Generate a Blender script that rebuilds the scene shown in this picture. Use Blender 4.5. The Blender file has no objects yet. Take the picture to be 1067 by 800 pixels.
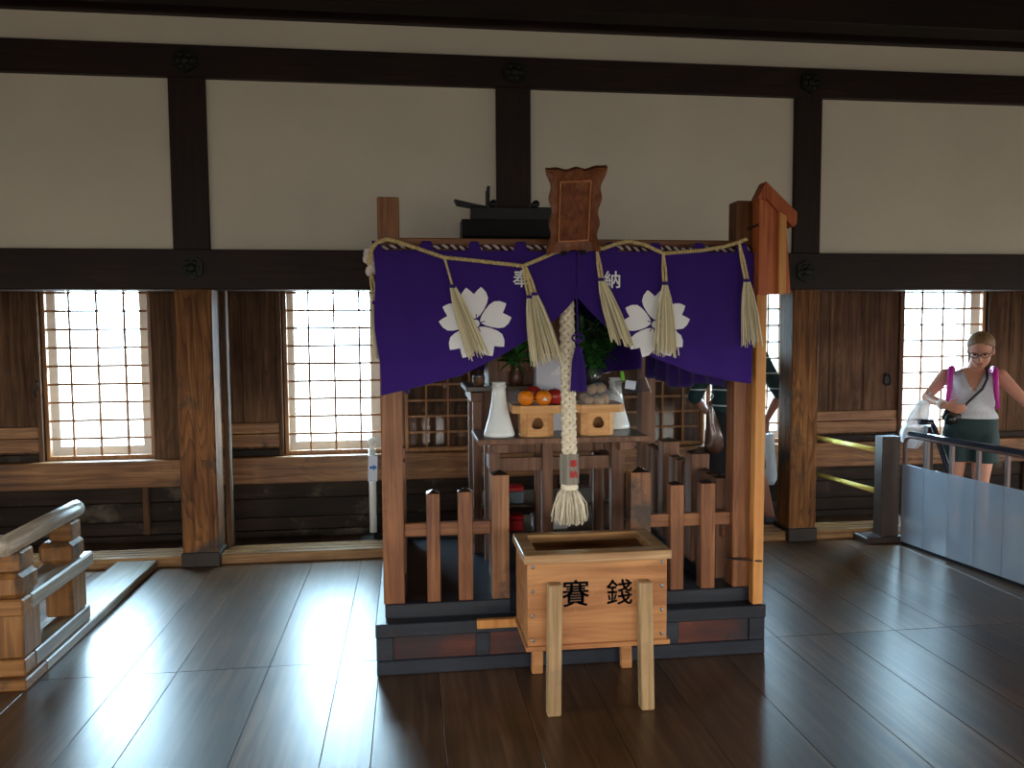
import bpy, bmesh, math, random
from mathutils import Vector, Matrix
random.seed(7)
PI = math.pi
SC = bpy.context.scene
COL = SC.collection

# ------------------------------------------------------------------ camera
CAM_H = 1.55
FPX = 828.135
CR, CU, CF = Vector((0.99171, -0.12802, -0.00639)), Vector((0.01492, 0.06584, 0.99772)), Vector((0.12731, 0.98958, -0.06721))
CR.normalize(); CF = (CF - CR * CF.dot(CR)).normalized(); CU = CR.cross(CF)
cd = bpy.data.cameras.new('camera')
cam = bpy.data.objects.new('viewpoint', cd); COL.objects.link(cam)
cd.sensor_width = 36; cd.sensor_fit = 'HORIZONTAL'; cd.lens = FPX / 1067 * 36
cd.clip_start = .05; cd.clip_end = 300
cam.matrix_world = Matrix(((CR.x, CU.x, -CF.x, 0), (CR.y, CU.y, -CF.y, 0), (CR.z, CU.z, -CF.z, CAM_H), (0, 0, 0, 1)))
SC.camera = cam

def ray(px, py):
    return CF + CR * ((px - 533.5) / FPX) - CU * ((py - 400) / FPX)
def at(px, py, Y):                                # a measured pixel on the vertical plane at depth Y
    d = ray(px, py); return Vector((0, 0, CAM_H)) + d * (Y / d.y)

# ------------------------------------------------------------------ materials
def srgb(h):
    if isinstance(h, str):
        c = [int(h[i:i + 2], 16) / 255 for i in (0, 2, 4)]
    else:
        c = [v / 255 for v in h]
    return tuple((v / 12.92 if v <= .04045 else ((v + .055) / 1.055) ** 2.4) for v in c) + (1,)

MATS = {}

def newmat(name):
    m = bpy.data.materials.new(name); m.use_nodes = True
    n = m.node_tree.nodes; b = n['Principled BSDF']
    MATS[name] = m
    return m, m.node_tree, b

def plain(name, col, rough=.6, metal=0, spec=.5, noise=0, nscale=8, bump=0, **kw):
    m, t, b = newmat(name)
    c = srgb(col)
    b.inputs['Base Color'].default_value = c
    b.inputs['Roughness'].default_value = rough
    b.inputs['Metallic'].default_value = metal
    b.inputs['Specular IOR Level'].default_value = spec
    for k, v in kw.items():
        b.inputs[k].default_value = v
    if noise or bump:
        tc = t.nodes.new('ShaderNodeTexCoord')
        nz = t.nodes.new('ShaderNodeTexNoise'); nz.inputs['Scale'].default_value = nscale; nz.inputs['Detail'].default_value = 5
        t.links.new(tc.outputs['Object'], nz.inputs['Vector'])
        if noise:
            r = t.nodes.new('ShaderNodeValToRGB')
            r.color_ramp.elements[0].position = .3; r.color_ramp.elements[1].position = .7
            r.color_ramp.elements[0].color = tuple(v * (1 - noise) for v in c[:3]) + (1,)
            r.color_ramp.elements[1].color = tuple(min(1, v * (1 + noise)) for v in c[:3]) + (1,)
            t.links.new(nz.outputs['Fac'], r.inputs[0]); t.links.new(r.outputs[0], b.inputs['Base Color'])
        if bump:
            bp = t.nodes.new('ShaderNodeBump'); bp.inputs['Strength'].default_value = bump; bp.inputs['Distance'].default_value = .01
            t.links.new(nz.outputs['Fac'], bp.inputs['Height']); t.links.new(bp.outputs[0], b.inputs['Normal'])
    return m

def wood(name, dark, mid, light, axis='Z', rough=.5, fine=60, wear=None, wear_pos=.62, bump=.15, spec=.4, island=False, rings=0, ringscale=7):
    """stretched-noise grain along one axis, a slow tone change, optional worn patches"""
    m, t, b = newmat(name); N = t.nodes; L = t.links
    tc = N.new('ShaderNodeTexCoord'); oi = N.new('ShaderNodeObjectInfo')
    ad = N.new('ShaderNodeVectorMath'); ad.operation = 'ADD'
    sc = N.new('ShaderNodeVectorMath'); sc.operation = 'SCALE'; sc.inputs[0].default_value = (17, 31, 23)
    L.new(oi.outputs['Random'], sc.inputs['Scale'])
    L.new(tc.outputs['Object'], ad.inputs[0]); L.new(sc.outputs[0], ad.inputs[1])
    mp = N.new('ShaderNodeMapping')
    s = {'X': (.045, 1, 1), 'Y': (1, .045, 1), 'Z': (1, 1, .045)}[axis]
    mp.inputs['Scale'].default_value = tuple(v * fine for v in s)
    vec = ad.outputs[0]
    if island:
        g = N.new('ShaderNodeNewGeometry'); s2 = N.new('ShaderNodeVectorMath'); s2.operation = 'SCALE'
        s2.inputs[0].default_value = (41, 13, 57); L.new(g.outputs['Random Per Island'], s2.inputs['Scale'])
        a2 = N.new('ShaderNodeVectorMath'); a2.operation = 'ADD'; L.new(vec, a2.inputs[0]); L.new(s2.outputs[0], a2.inputs[1]); vec = a2.outputs[0]
    L.new(vec, mp.inputs['Vector'])
    n1 = N.new('ShaderNodeTexNoise'); n1.inputs['Scale'].default_value = 1; n1.inputs['Detail'].default_value = 6; n1.inputs['Distortion'].default_value = .6
    L.new(mp.outputs[0], n1.inputs['Vector'])
    n2 = N.new('ShaderNodeTexNoise'); n2.inputs['Scale'].default_value = 2.2; n2.inputs['Detail'].default_value = 3
    L.new(vec, n2.inputs['Vector'])
    mx = N.new('ShaderNodeMath'); mx.operation = 'MULTIPLY_ADD'; mx.inputs[1].default_value = .6
    m2 = N.new('ShaderNodeMath'); m2.operation = 'MULTIPLY'; m2.inputs[1].default_value = .4
    L.new(n2.outputs['Fac'], m2.inputs[0]); L.new(n1.outputs['Fac'], mx.inputs[0]); L.new(m2.outputs[0], mx.inputs[2])
    r = N.new('ShaderNodeValToRGB'); e = r.color_ramp.elements
    e[0].position = .34; e[0].color = srgb(dark); e[1].position = .66; e[1].color = srgb(light)
    k = e.new(.5); k.color = srgb(mid)
    L.new(mx.outputs[0], r.inputs[0])
    out = r.outputs[0]
    if rings:
        mp2 = N.new('ShaderNodeMapping'); mp2.inputs['Scale'].default_value = {'X': (.12, 1, 1), 'Y': (1, .12, 1), 'Z': (1, 1, .12)}[axis]
        L.new(vec, mp2.inputs['Vector'])
        wv = N.new('ShaderNodeTexNoise'); wv.inputs['Scale'].default_value = ringscale; wv.inputs['Detail'].default_value = 1.5; wv.inputs['Distortion'].default_value = .3
        L.new(mp2.outputs[0], wv.inputs['Vector'])
        ml = N.new('ShaderNodeMath'); ml.operation = 'MULTIPLY'; ml.inputs[1].default_value = 22; L.new(wv.outputs['Fac'], ml.inputs[0])
        fr = N.new('ShaderNodeMath'); fr.operation = 'FRACT'; L.new(ml.outputs[0], fr.inputs[0])
        rr = N.new('ShaderNodeValToRGB'); rr.color_ramp.elements[0].color = (1, 1, 1, 1); rr.color_ramp.elements[1].color = (1 - rings,) * 3 + (1,); rr.color_ramp.elements[0].position = .35
        q = rr.color_ramp.elements.new(.93); q.color = (1 - rings,) * 3 + (1,); rr.color_ramp.elements[-1].color = (1, 1, 1, 1)
        L.new(fr.outputs[0], rr.inputs[0])
        mm = N.new('ShaderNodeMix'); mm.data_type = 'RGBA'; mm.blend_type = 'MULTIPLY'; mm.inputs['Factor'].default_value = 1
        L.new(out, mm.inputs[6]); L.new(rr.outputs[0], mm.inputs[7]); out = mm.outputs[2]
    if island:
        hv = N.new('ShaderNodeHueSaturation')
        mr = N.new('ShaderNodeMapRange'); mr.inputs['To Min'].default_value = .72; mr.inputs['To Max'].default_value = 1.25
        L.new(g.outputs['Random Per Island'], mr.inputs['Value']); L.new(mr.outputs[0], hv.inputs['Value']); L.new(out, hv.inputs['Color']); out = hv.outputs[0]
    if wear:
        n3 = N.new('ShaderNodeTexNoise'); n3.inputs['Scale'].default_value = 3.1; n3.inputs['Detail'].default_value = 7; n3.inputs['Roughness'].default_value = .65
        L.new(vec, n3.inputs['Vector'])
        wr = N.new('ShaderNodeValToRGB'); wr.color_ramp.elements[0].position = wear_pos - .06; wr.color_ramp.elements[1].position = wear_pos + .06
        L.new(n3.outputs['Fac'], wr.inputs[0])
        mc = N.new('ShaderNodeMix'); mc.data_type = 'RGBA'
        L.new(wr.outputs[0], mc.inputs['Factor']); L.new(out, mc.inputs[6]); mc.inputs[7].default_value = srgb(wear); out = mc.outputs[2]
    L.new(out, b.inputs['Base Color'])
    b.inputs['Roughness'].default_value = rough; b.inputs['Specular IOR Level'].default_value = spec
    bp = N.new('ShaderNodeBump'); bp.inputs['Strength'].default_value = bump; bp.inputs['Distance'].default_value = .004
    L.new(n1.outputs['Fac'], bp.inputs['Height']); L.new(bp.outputs[0], b.inputs['Normal'])
    return m

# setting
plaster = plain('plaster', 'e2ddcb', .9, noise=.05, nscale=1.6, bump=.05)
beam_x = wood('beam_wood_across', '170d0b', '241511', '34201a', 'X', .6)
beam_z = wood('beam_wood_upright', '170d0b', '241511', '34201a', 'Z', .6)
beam_y = wood('ceiling_wood', '150d0a', '20130f', '2b1a14', 'X', .6)
pillar_m = wood('pillar_wood', '4c2f1c', '7c5230', 'a0703f', 'Z', .68, fine=40, wear='453c36', wear_pos=.60, rings=.45, ringscale=6, spec=.22)
pan_z = wood('panel_wood_upright', '3a281c', '5c4330', '7c5d44', 'Z', .75, fine=30, rings=.25, ringscale=5, spec=.2)
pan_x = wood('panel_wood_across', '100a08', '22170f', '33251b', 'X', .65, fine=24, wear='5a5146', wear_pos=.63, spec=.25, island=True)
sill_m = wood('sill_wood', '553621', '855b38', 'a67b50', 'X', .5, fine=36, wear='3a2a1e', wear_pos=.68, rings=.3, ringscale=5)
plinth_m = plain('charred_plinth_wood', '2a2320', .6, noise=.4, nscale=9)
jamb_m = plain('bloom_pale_jamb', 'c6c8cc', .8, noise=.08, nscale=10)  # pale colour stands in for window bloom and reflection on the outer jambs
lat_m = wood('lattice_wood', '6b4425', '8f6139', 'a97a4c', 'Z', .5)
thr_m = wood('threshold_wood', '5a4028', '86633f', 'a8875c', 'X', .42, fine=50)
floor_m = wood('floor_planks', '3b2918', '543b26', '6e5138', 'Y', .33, fine=36, island=True, bump=.02, spec=.55)
iron_m = plain('dark_iron', '26262a', .5, .6, noise=.3, nscale=14)
bronze_m = plain('dark_bronze', '1f221d', .5, .5, noise=.3, nscale=40)
rail_m = wood('railing_wood', '593a20', '80572f', '9c7243', 'Z', .45, fine=36, wear='3a322b', wear_pos=.60)
railx_m = wood('railing_wood_across', '593a20', '80572f', '9c7243', 'X', .45, fine=36, wear='3a322b', wear_pos=.62)
railw_m = wood('railing_worn_wood', '6f655a', '93887a', 'b2a695', 'Y', .35, fine=60)
frame_m = wood('railing_frame_wood', '54483a', '7a6a55', '988873', 'Y', .35, fine=40)
# shrine
shr = wood('shrine_wood', '5a3220', '80502f', '9c6a44', 'Z', .45, fine=46, rings=.15, ringscale=8)
shr_x = wood('shrine_wood_across', '5a3220', '80502f', '9c6a44', 'X', .45, fine=46, rings=.15, ringscale=8)
shr_y = wood('shrine_wood_deep', '5a3220', '80502f', '9c6a44', 'Y', .45, fine=46, rings=.15, ringscale=8)
lacq = wood('shrine_dark_lacquer', '14181f', '1d232e', '2b323d', 'X', .4, fine=20, wear='5e3a2a', wear_pos=.66)
lacq_y = wood('shrine_dark_lacquer_deep', '14181f', '1d232e', '2b323d', 'Y', .35, fine=20, wear='4a3c34', wear_pos=.70)
redpan = wood('shrine_red_panel', '2a1c1e', '4e2a24', '6e3e2e', 'X', .4, fine=16, wear='22252d', wear_pos=.58)
gate_m = wood('gate_post_wood', '61402a', '8a5e3e', 'a57650', 'Z', .5, fine=46, wear='43362e', wear_pos=.63, rings=.15)
table_m = wood('altar_table_wood', '55392a', '74503a', '8c6650', 'Z', .5, fine=40)
tabletop_m = wood('altar_top_wood', '3c332c', '54483d', '6d5f51', 'X', .3, fine=40)
hinoki = wood('pale_cypress', 'c98f52', 'dca568', 'e8b97e', 'X', .5, fine=40)
hinoki_z = wood('pale_cypress_upright', 'c98f52', 'dca568', 'e8b97e', 'Z', .5, fine=40)
sign_m = wood('orange_cedar', '8c3c1c', 'b05a2c', 'cd7a40', 'Z', .45, fine=40)
post_m = wood('pale_post_wood', 'b8783c', 'cf9150', 'dba465', 'Z', .5, fine=40)
box_m = wood('offering_box_wood', '8c5a32', 'ad764a', 'c08c58', 'X', .45, fine=26, wear='c4966a', wear_pos=.68, rings=.12, ringscale=4)
boxleg_m = wood('offering_box_leg_wood', '7c6244', 'a3865f', 'bda27c', 'Z', .5, fine=44, wear='86705a', wear_pos=.62)
rim_m = wood('offering_box_rim_wood', '7a5636', 'a07a50', 'bb9a70', 'X', .24, fine=44, spec=.6)
plaque_m = wood('plaque_wood', '673a24', '875234', '9b6844', 'Z', .5, fine=40, rings=.2)
plaque_l = wood('plaque_border_wood', 'a0643e', 'bf8055', 'cf9468', 'Z', .5, fine=40)
endgrain = plain('shaded_end_grain', '2c211a', .22, spec=.7)  # end grain of the caps, darkened further for the dim ceiling their facets reflect
roof_m = plain('black_roof', '15181a', .5, noise=.2, nscale=12)
def cloth_mat():
    m, t, b = newmat('purple_cloth'); b.inputs['Base Color'].default_value = srgb('3a1f78')
    b.inputs['Roughness'].default_value = .85; b.inputs['Specular IOR Level'].default_value = .15
    b.inputs['Sheen Weight'].default_value = .15
    tc = t.nodes.new('ShaderNodeTexCoord'); w = t.nodes.new('ShaderNodeTexNoise'); w.inputs['Scale'].default_value = 420
    t.links.new(tc.outputs['Object'], w.inputs['Vector'])
    bp = t.nodes.new('ShaderNodeBump'); bp.inputs['Strength'].default_value = .15; bp.inputs['Distance'].default_value = .002
    t.links.new(w.outputs['Fac'], bp.inputs['Height']); t.links.new(bp.outputs[0], b.inputs['Normal'])
    return m
purple = cloth_mat()
white_print = plain('white_print', 'f6f9fd', .8)
def straw_mat(name, col, lo=.55, hi=1.1):
    m, t, b = newmat(name); g = t.nodes.new('ShaderNodeNewGeometry'); mr = t.nodes.new('ShaderNodeMapRange')
    mr.inputs['To Min'].default_value = lo; mr.inputs['To Max'].default_value = hi
    t.links.new(g.outputs['Random Per Island'], mr.inputs['Value'])
    h = t.nodes.new('ShaderNodeHueSaturation'); h.inputs['Color'].default_value = srgb(col)
    t.links.new(mr.outputs[0], h.inputs['Value']); t.links.new(h.outputs[0], b.inputs['Base Color']); b.inputs['Roughness'].default_value = .65
    return m
straw = straw_mat('straw', 'f0e6c2')
hemp_fluff = straw_mat('hemp_fluff', 'f2e8d0', .7, 1.08)
straw_rope = plain('straw_cord', 'd3bf88', .75, noise=.25, nscale=80)
hemp = plain('hemp', 'f0e6cf', .8, noise=.12, nscale=70)
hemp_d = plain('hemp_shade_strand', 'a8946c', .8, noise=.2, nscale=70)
white_cord = plain('white_cord', 'e6dcd6', .8)
maroon_cord = plain('maroon_cord', '4a2138', .8)
sleeve_m = wood('grey_sleeve_wood', '6d685e', '8a8478', '9c968a', 'Z', .5, fine=60)
red_ink = plain('red_ink', 'd8262c', .6)
black_ink = plain('black_ink', '12131a', .6)
brown_pot = plain('brown_glaze', '5c3a2a', .3)
ceramic = plain('white_ceramic', 'f2fafa', .12, spec=.6)
steel = plain('steel', 'a5acb0', .35, .9)
nail_m = plain('nail_steel', '7f8890', .35, .8)
leaf_m = plain('leaf', '447f40', .25, noise=.4, nscale=14, spec=.8)
stem_m = plain('leaf_stem', '5a4a2c', .7)
white_paper = plain('white_paper', 'eef1f6', .7)
carton_m = plain('pale_carton', 'd8dcec', .6, noise=.04, nscale=9)
orange_m = plain('orange_peel', 'f08a14', .4, noise=.1, nscale=30, bump=.3)
apple_m = plain('apple_skin', 'a52f2c', .3, noise=.45, nscale=9)
taro_m = plain('taro_skin', 'c2a276', .8, noise=.3, nscale=25, bump=.4)
green_lbl = plain('green_label', '6fd02a', .5)
def clear(name, tint, alpha, rough=.08):
    m, t, b = newmat(name); b.inputs['Base Color'].default_value = srgb(tint); b.inputs['Roughness'].default_value = rough
    b.inputs['Alpha'].default_value = alpha; b.inputs['Specular IOR Level'].default_value = .8
    return m
film = clear('clear_film', 'b8c8dc', .18)
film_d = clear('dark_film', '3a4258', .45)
brown_bag = clear('brown_plastic', '54362c', .80, .22)
white_bag = clear('white_plastic', 'f2f4f8', .8, .35)
blue_bag = plain('pale_blue_plastic', 'c8dcf0', .4)
def glass_mat():
    m, t, b = newmat('window_glass'); N = t.nodes; L = t.links
    tr = N.new('ShaderNodeBsdfTransparent'); gl = N.new('ShaderNodeBsdfGlossy'); gl.inputs['Roughness'].default_value = .02
    fr = N.new('ShaderNodeFresnel'); fr.inputs['IOR'].default_value = 1.5; mx = N.new('ShaderNodeMixShader')
    L.new(fr.outputs[0], mx.inputs[0]); L.new(tr.outputs[0], mx.inputs[1]); L.new(gl.outputs[0], mx.inputs[2])
    L.new(mx.outputs[0], N['Material Output'].inputs['Surface']); return m
glass = glass_mat()
red_tin = plain('red_tin', 'c41622', .3)
blue_grey = plain('blue_grey_tin', '6f8494', .4)
white_pl = plain('white_plastic_pole', 'e6ece9', .4)
black_rub = plain('black_rubber', '17181a', .6)
blue_ink = plain('blue_ink', '1668b8', .5)
sign_card = plain('sign_card', 'cdd8ea', .5)
yellow_m = plain('yellow_bar', 'f6e27c', .3)
post_dark = plain('dark_brown_post', '33251f', .45, noise=.15, nscale=20)
fence_m = plain('fence_frame', '6d5a58', .45, .3)
rail_dark = plain('dark_handrail', '1d2430', .2, spec=.7)
panel_m = plain('frosted_panel', 'a4b4c4', .38, .1, noise=.06, nscale=5, Alpha=.6)
skin_m = plain('skin', 'c99078', .5, noise=.05, nscale=12, **{'Subsurface Weight': .05})
skin2_m = plain('skin_tan', 'a87462', .5)
hair_m = plain('light_brown_hair', '8b6a48', .5, noise=.25, nscale=60)
hair2_m = plain('black_hair', '1c1715', .5, noise=.2, nscale=60)
shirt_m = plain('white_shirt', 'c9ccd4', .8, noise=.08, nscale=50)
shorts_m = plain('dark_green_shorts', '22393a', .8)
magenta = plain('magenta_strap', 'c22a9a', .6)
black_pl = plain('black_plastic', '15161a', .35)
shoe_m = plain('grey_shoe', '6c7684', .6)
lip_m = plain('lip', 'a45a54', .5)
eye_m = plain('eye', '2a2422', .3)
def stripe_mat():
    m, t, b = newmat('striped_shirt'); N = t.nodes; L = t.links
    tc = N.new('ShaderNodeTexCoord'); sx = N.new('ShaderNodeSeparateXYZ'); L.new(tc.outputs['Object'], sx.inputs[0])
    ml = N.new('ShaderNodeMath'); ml.operation = 'MULTIPLY'; ml.inputs[1].default_value = 8.3; L.new(sx.outputs['Z'], ml.inputs[0])
    fr = N.new('ShaderNodeMath'); fr.operation = 'FRACT'; L.new(ml.outputs[0], fr.inputs[0])
    lt = N.new('ShaderNodeMath'); lt.operation = 'LESS_THAN'; lt.inputs[1].default_value = .09; L.new(fr.outputs[0], lt.inputs[0])
    mc = N.new('ShaderNodeMix'); mc.data_type = 'RGBA'; mc.inputs[6].default_value = srgb('17343a'); mc.inputs[7].default_value = srgb('b8c8cc')
    L.new(lt.outputs[0], mc.inputs['Factor']); L.new(mc.outputs[2], b.inputs['Base Color']); b.inputs['Roughness'].default_value = .85
    return m
stripe_m = stripe_mat()
trous_m = plain('dark_shorts', '15171d', .85)

# ------------------------------------------------------------------ mesh building
class MB:
    def __init__(s):
        s.bm = bmesh.new()
    def box(s, x0, x1, y0, y1, z0, z1, bev=.003):
        return s.obb(((x0 + x1) / 2, (y0 + y1) / 2, (z0 + z1) / 2), (x1 - x0, y1 - y0, z1 - z0), bev=bev)
    def obb(s, c, size, rot=None, bev=.003):
        M = Matrix.Translation(c)
        if rot is not None: M = M @ (rot.to_matrix().to_4x4() if hasattr(rot, 'to_matrix') else rot.to_4x4())
        M = M @ Matrix.Diagonal((abs(size[0]), abs(size[1]), abs(size[2]), 1))
        r = bmesh.ops.create_cube(s.bm, size=1, matrix=M)
        if bev and min(abs(v) for v in size) > bev * 2.2:
            es = {e for v in r['verts'] for e in v.link_edges}
            bmesh.ops.bevel(s.bm, geom=list(es), offset=bev, segments=1, affect='EDGES', profile=.5)
        return s
    def prism(s, poly, a, b, axis='Y'):
        """polygon in the two other axes, extruded from a to b along axis"""
        def P(u, v, w):
            return {'Y': (u, w, v), 'X': (w, u, v), 'Z': (u, v, w)}[axis]
        n = len(poly)
        A = [s.bm.verts.new(P(u, v, a)) for u, v in poly]; B = [s.bm.verts.new(P(u, v, b)) for u, v in poly]
        fs = [s.bm.faces.new(A), s.bm.faces.new(list(reversed(B)))]
        for i in range(n):
            fs.append(s.bm.faces.new((A[i], B[i], B[(i + 1) % n], A[(i + 1) % n])))
        bmesh.ops.recalc_face_normals(s.bm, faces=fs)
        return s
    def tube(s, pts, r, n=8, caps=True, flat=None):
        pts = [Vector(p) for p in pts]; m = len(pts)
        rs = r if isinstance(r, (list, tuple)) else [r] * m
        up = None; rings = []
        for i, p in enumerate(pts):
            t = (pts[min(i + 1, m - 1)] - pts[max(i - 1, 0)]).normalized()
            if up is None:
                up = Vector((0, 0, 1)) if abs(t.z) < .9 else Vector((0, 1, 0))
            u = (up - t * up.dot(t)).normalized(); w = t.cross(u); up = u
            ring = []
            for k in range(n):
                a = 2 * PI * k / n
                ring.append(s.bm.verts.new(p + (u * math.cos(a) * (flat or 1) + w * math.sin(a)) * rs[i]))
            rings.append(ring)
        for A, B in zip(rings, rings[1:]):
            for k in range(n):
                s.bm.faces.new((A[k], B[k], B[(k + 1) % n], A[(k + 1) % n]))
        if caps:
            s.bm.faces.new(rings[0]); s.bm.faces.new(list(reversed(rings[-1])))
        bmesh.ops.recalc_face_normals(s.bm, faces=[f for f in s.bm.faces if f.is_valid])
        return s
    def loft(s, rings, n=20, caps=True):
        """rings of (centre, rx, ry) in horizontal planes"""
        R = []
        for c, rx, ry in rings:
            R.append([s.bm.verts.new((c[0] + rx * math.cos(2 * PI * k / n), c[1] + ry * math.sin(2 * PI * k / n), c[2])) for k in range(n)])
        fs = []
        for A, B in zip(R, R[1:]):
            for k in range(n):
                fs.append(s.bm.faces.new((A[k], A[(k + 1) % n], B[(k + 1) % n], B[k])))
        if caps:
            fs.append(s.bm.faces.new(list(reversed(R[0])))); fs.append(s.bm.faces.new(R[-1]))
        bmesh.ops.recalc_face_normals(s.bm, faces=fs)
        return s
    def lathe(s, prof, c, n=28, sx=1, sy=1):
        return s.loft([((c[0], c[1], c[2] + z), r * sx, r * sy) for r, z in prof], n)
    def ball(s, c, r, u=16, v=12, rot=None):
        r = r if isinstance(r, (tuple, list)) else (r, r, r)
        M = Matrix.Translation(c)
        if rot is not None: M = M @ rot.to_matrix().to_4x4()
        M = M @ Matrix.Diagonal((r[0], r[1], r[2], 1))
        bmesh.ops.create_uvsphere(s.bm, u_segments=u, v_segments=v, radius=1, matrix=M)
        return s
    def capsule(s, pts, rs, n=12):
        s.tube(pts, rs, n)
        for p, r in zip(pts, rs): s.ball(p, r, n, 8)
        return s
    def quad(s, a, b, c, d):
        s.bm.faces.new([s.bm.verts.new(v) for v in (a, b, c, d)]); return s
    def grid(s, f, nu, nv):
        V = [[s.bm.verts.new(f(i / nu, j / nv)) for i in range(nu + 1)] for j in range(nv + 1)]
        for j in range(nv):
            for i in range(nu):
                s.bm.faces.new((V[j][i], V[j][i + 1], V[j + 1][i + 1], V[j + 1][i]))
        return s
    def build(s, name, mat, parent=None, smooth=False, solid=0):
        me = bpy.data.meshes.new(name); s.bm.normal_update(); s.bm.to_mesh(me); s.bm.free()
        o = link(name, me, mat, parent, smooth, solid)
        if getattr(s, 'capped', False): me.materials.append(endgrain)
        return o

def gloc(o):
    v = Vector((0, 0, 0))
    while o is not None:
        v += o.location; o = o.parent
    return v

def link(name, me, mat, parent=None, smooth=False, solid=0):
    """verts come in world coordinates; the object's origin goes to its base (or its parent's)"""
    if parent is not None:
        off = gloc(parent)
    else:
        xs = [v.co for v in me.vertices]
        off = Vector(((min(v.x for v in xs) + max(v.x for v in xs)) / 2, (min(v.y for v in xs) + max(v.y for v in xs)) / 2, min(v.z for v in xs)))
    me.transform(Matrix.Translation(-off))
    o = bpy.data.objects.new(name, me); COL.objects.link(o)
    if parent is not None: o.parent = parent
    else: o.location = off
    me.materials.append(mat)
    if smooth:
        for p in me.polygons: p.use_smooth = True
    if solid:
        md = o.modifiers.new('thickness', 'SOLIDIFY'); md.thickness = solid; md.offset = 0
    return o

def tag(o, label, cat, group=None):
    o['label'] = label; o['category'] = cat
    if group: o['group'] = group
    return o
def thing(name, label, cat, loc, group=None):
    o = bpy.data.objects.new(name, None); COL.objects.link(o); o.location = loc; o.empty_display_size = .1
    return tag(o, label, cat, group)
def struct(o):
    o['kind'] = 'structure'; return o
def sempty(name, loc):
    o = bpy.data.objects.new(name, None); COL.objects.link(o); o.location = loc; o['kind'] = 'structure'; return o
def dup(root, loc, label=None, group=None, rot=None):
    r = root.copy(); COL.objects.link(r); r.location = loc
    if rot: r.rotation_euler = rot
    if label: r['label'] = label
    if group: r['group'] = group
    for ch in root.children:
        c = ch.copy(); COL.objects.link(c); c.parent = r
        for g in ch.children:
            d = g.copy(); COL.objects.link(d); d.parent = c
    return r
def bx(name, mat, dims, parent=None, bev=.003):
    return MB().box(*dims, bev=bev).build(name, mat, parent)

def remesh(mb, voxel=.008, it=3):
    """one continuous skin over overlapping lofts"""
    me = bpy.data.meshes.new('tmp'); mb.bm.to_mesh(me); mb.bm.free()
    o = bpy.data.objects.new('tmp', me); COL.objects.link(o)
    m = o.modifiers.new('r', 'REMESH'); m.mode = 'VOXEL'; m.voxel_size = voxel
    k = o.modifiers.new('s', 'SMOOTH'); k.iterations = it; k.factor = .5
    dg = bpy.context.evaluated_depsgraph_get()
    out = bpy.data.meshes.new_from_object(o.evaluated_get(dg))
    bpy.data.objects.remove(o); bpy.data.meshes.remove(me)
    out.materials.clear()
    return out

def glyph(ch, height, bold=0.0, depth=.002):
    c = bpy.data.curves.new('glyph', 'FONT'); c.body = ch; c.extrude = 0; c.size = 1; c.resolution_u = 4
    o = bpy.data.objects.new('glyph', c); COL.objects.link(o)
    dg = bpy.context.evaluated_depsgraph_get(); me = bpy.data.meshes.new_from_object(o.evaluated_get(dg))
    bpy.data.objects.remove(o)
    xs = [v.co.x for v in me.vertices]; ys = [v.co.y for v in me.vertices]
    w, h = max(xs) - min(xs), max(ys) - min(ys); s = height / h
    cx, cy = (max(xs) + min(xs)) / 2, (max(ys) + min(ys)) / 2
    for v in me.vertices: v.co = ((v.co.x - cx) * s, (v.co.y - cy) * s, 0)
    me.materials.clear()
    if bold:
        b = bmesh.new()
        for i, (dx, dy) in enumerate(((0, 0), (bold, 0), (-bold, 0), (0, bold), (0, -bold))):
            t = me.copy()
            for v in t.vertices: v.co = (v.co.x + dx * height, v.co.y + dy * height, 0)
            b.from_mesh(t); bpy.data.meshes.remove(t)
        b.to_mesh(me); b.free()
    return me
def glyph_at(name, ch, height, centre, mat, parent, fy=None, bold=.0, rot=None):
    me = glyph(ch, height, bold)
    for v in me.vertices:
        p = Vector((v.co.x, 0, v.co.y))
        if rot is not None: p = rot @ p
        p = Vector(centre) + p
        if fy: p.y = fy(p.x, p.z)
        v.co = p
    return link(name, me, mat, parent)

# ------------------------------------------------------------------ room shell
XL, XR, YB, YF, ZC = -5.8, 7.2, -4.2, 6.2, 3.75
WY = 6.2                                        # plane of the outer windows
# floor of broad planks, with board ends meeting on two lines
fb = MB()
seams = [-2.05, -1.68, -1.3, -1.075, -.667, -.343, -.161, .109, .457, .78, 1.12, 1.47, 1.815, 2.14, 2.455, 2.75, 3.1, 3.45]
while seams[0] > XL: seams.insert(0, seams[0] - .34)
while seams[-1] < XR: seams.append(seams[-1] + .33)
for i, (a, b) in enumerate(zip(seams, seams[1:])):
    ys = [YB - .3, -.4, 3.71, YF + .25]
    for c, d in zip(ys, ys[1:]):
        tilt = random.uniform(-.0006, .0006)
        fb.obb(((a + b) / 2, (c + d) / 2, -.02), (b - a - .0022, d - c - .0025, .04), Matrix.Rotation(tilt * 2, 3, 'Y'), bev=.001)
o = fb.build('floor', floor_m); struct(o)
struct(bx('floor_underlay_slab', iron_m, (XL - .5, XR + .5, YB - .5, YF + .6, -.12, -.045), bev=0))
struct(bx('ceiling', beam_y, (XL - .4, XR + .4, YB - .4, YF + .6, ZC, ZC + .12), bev=0))

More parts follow.
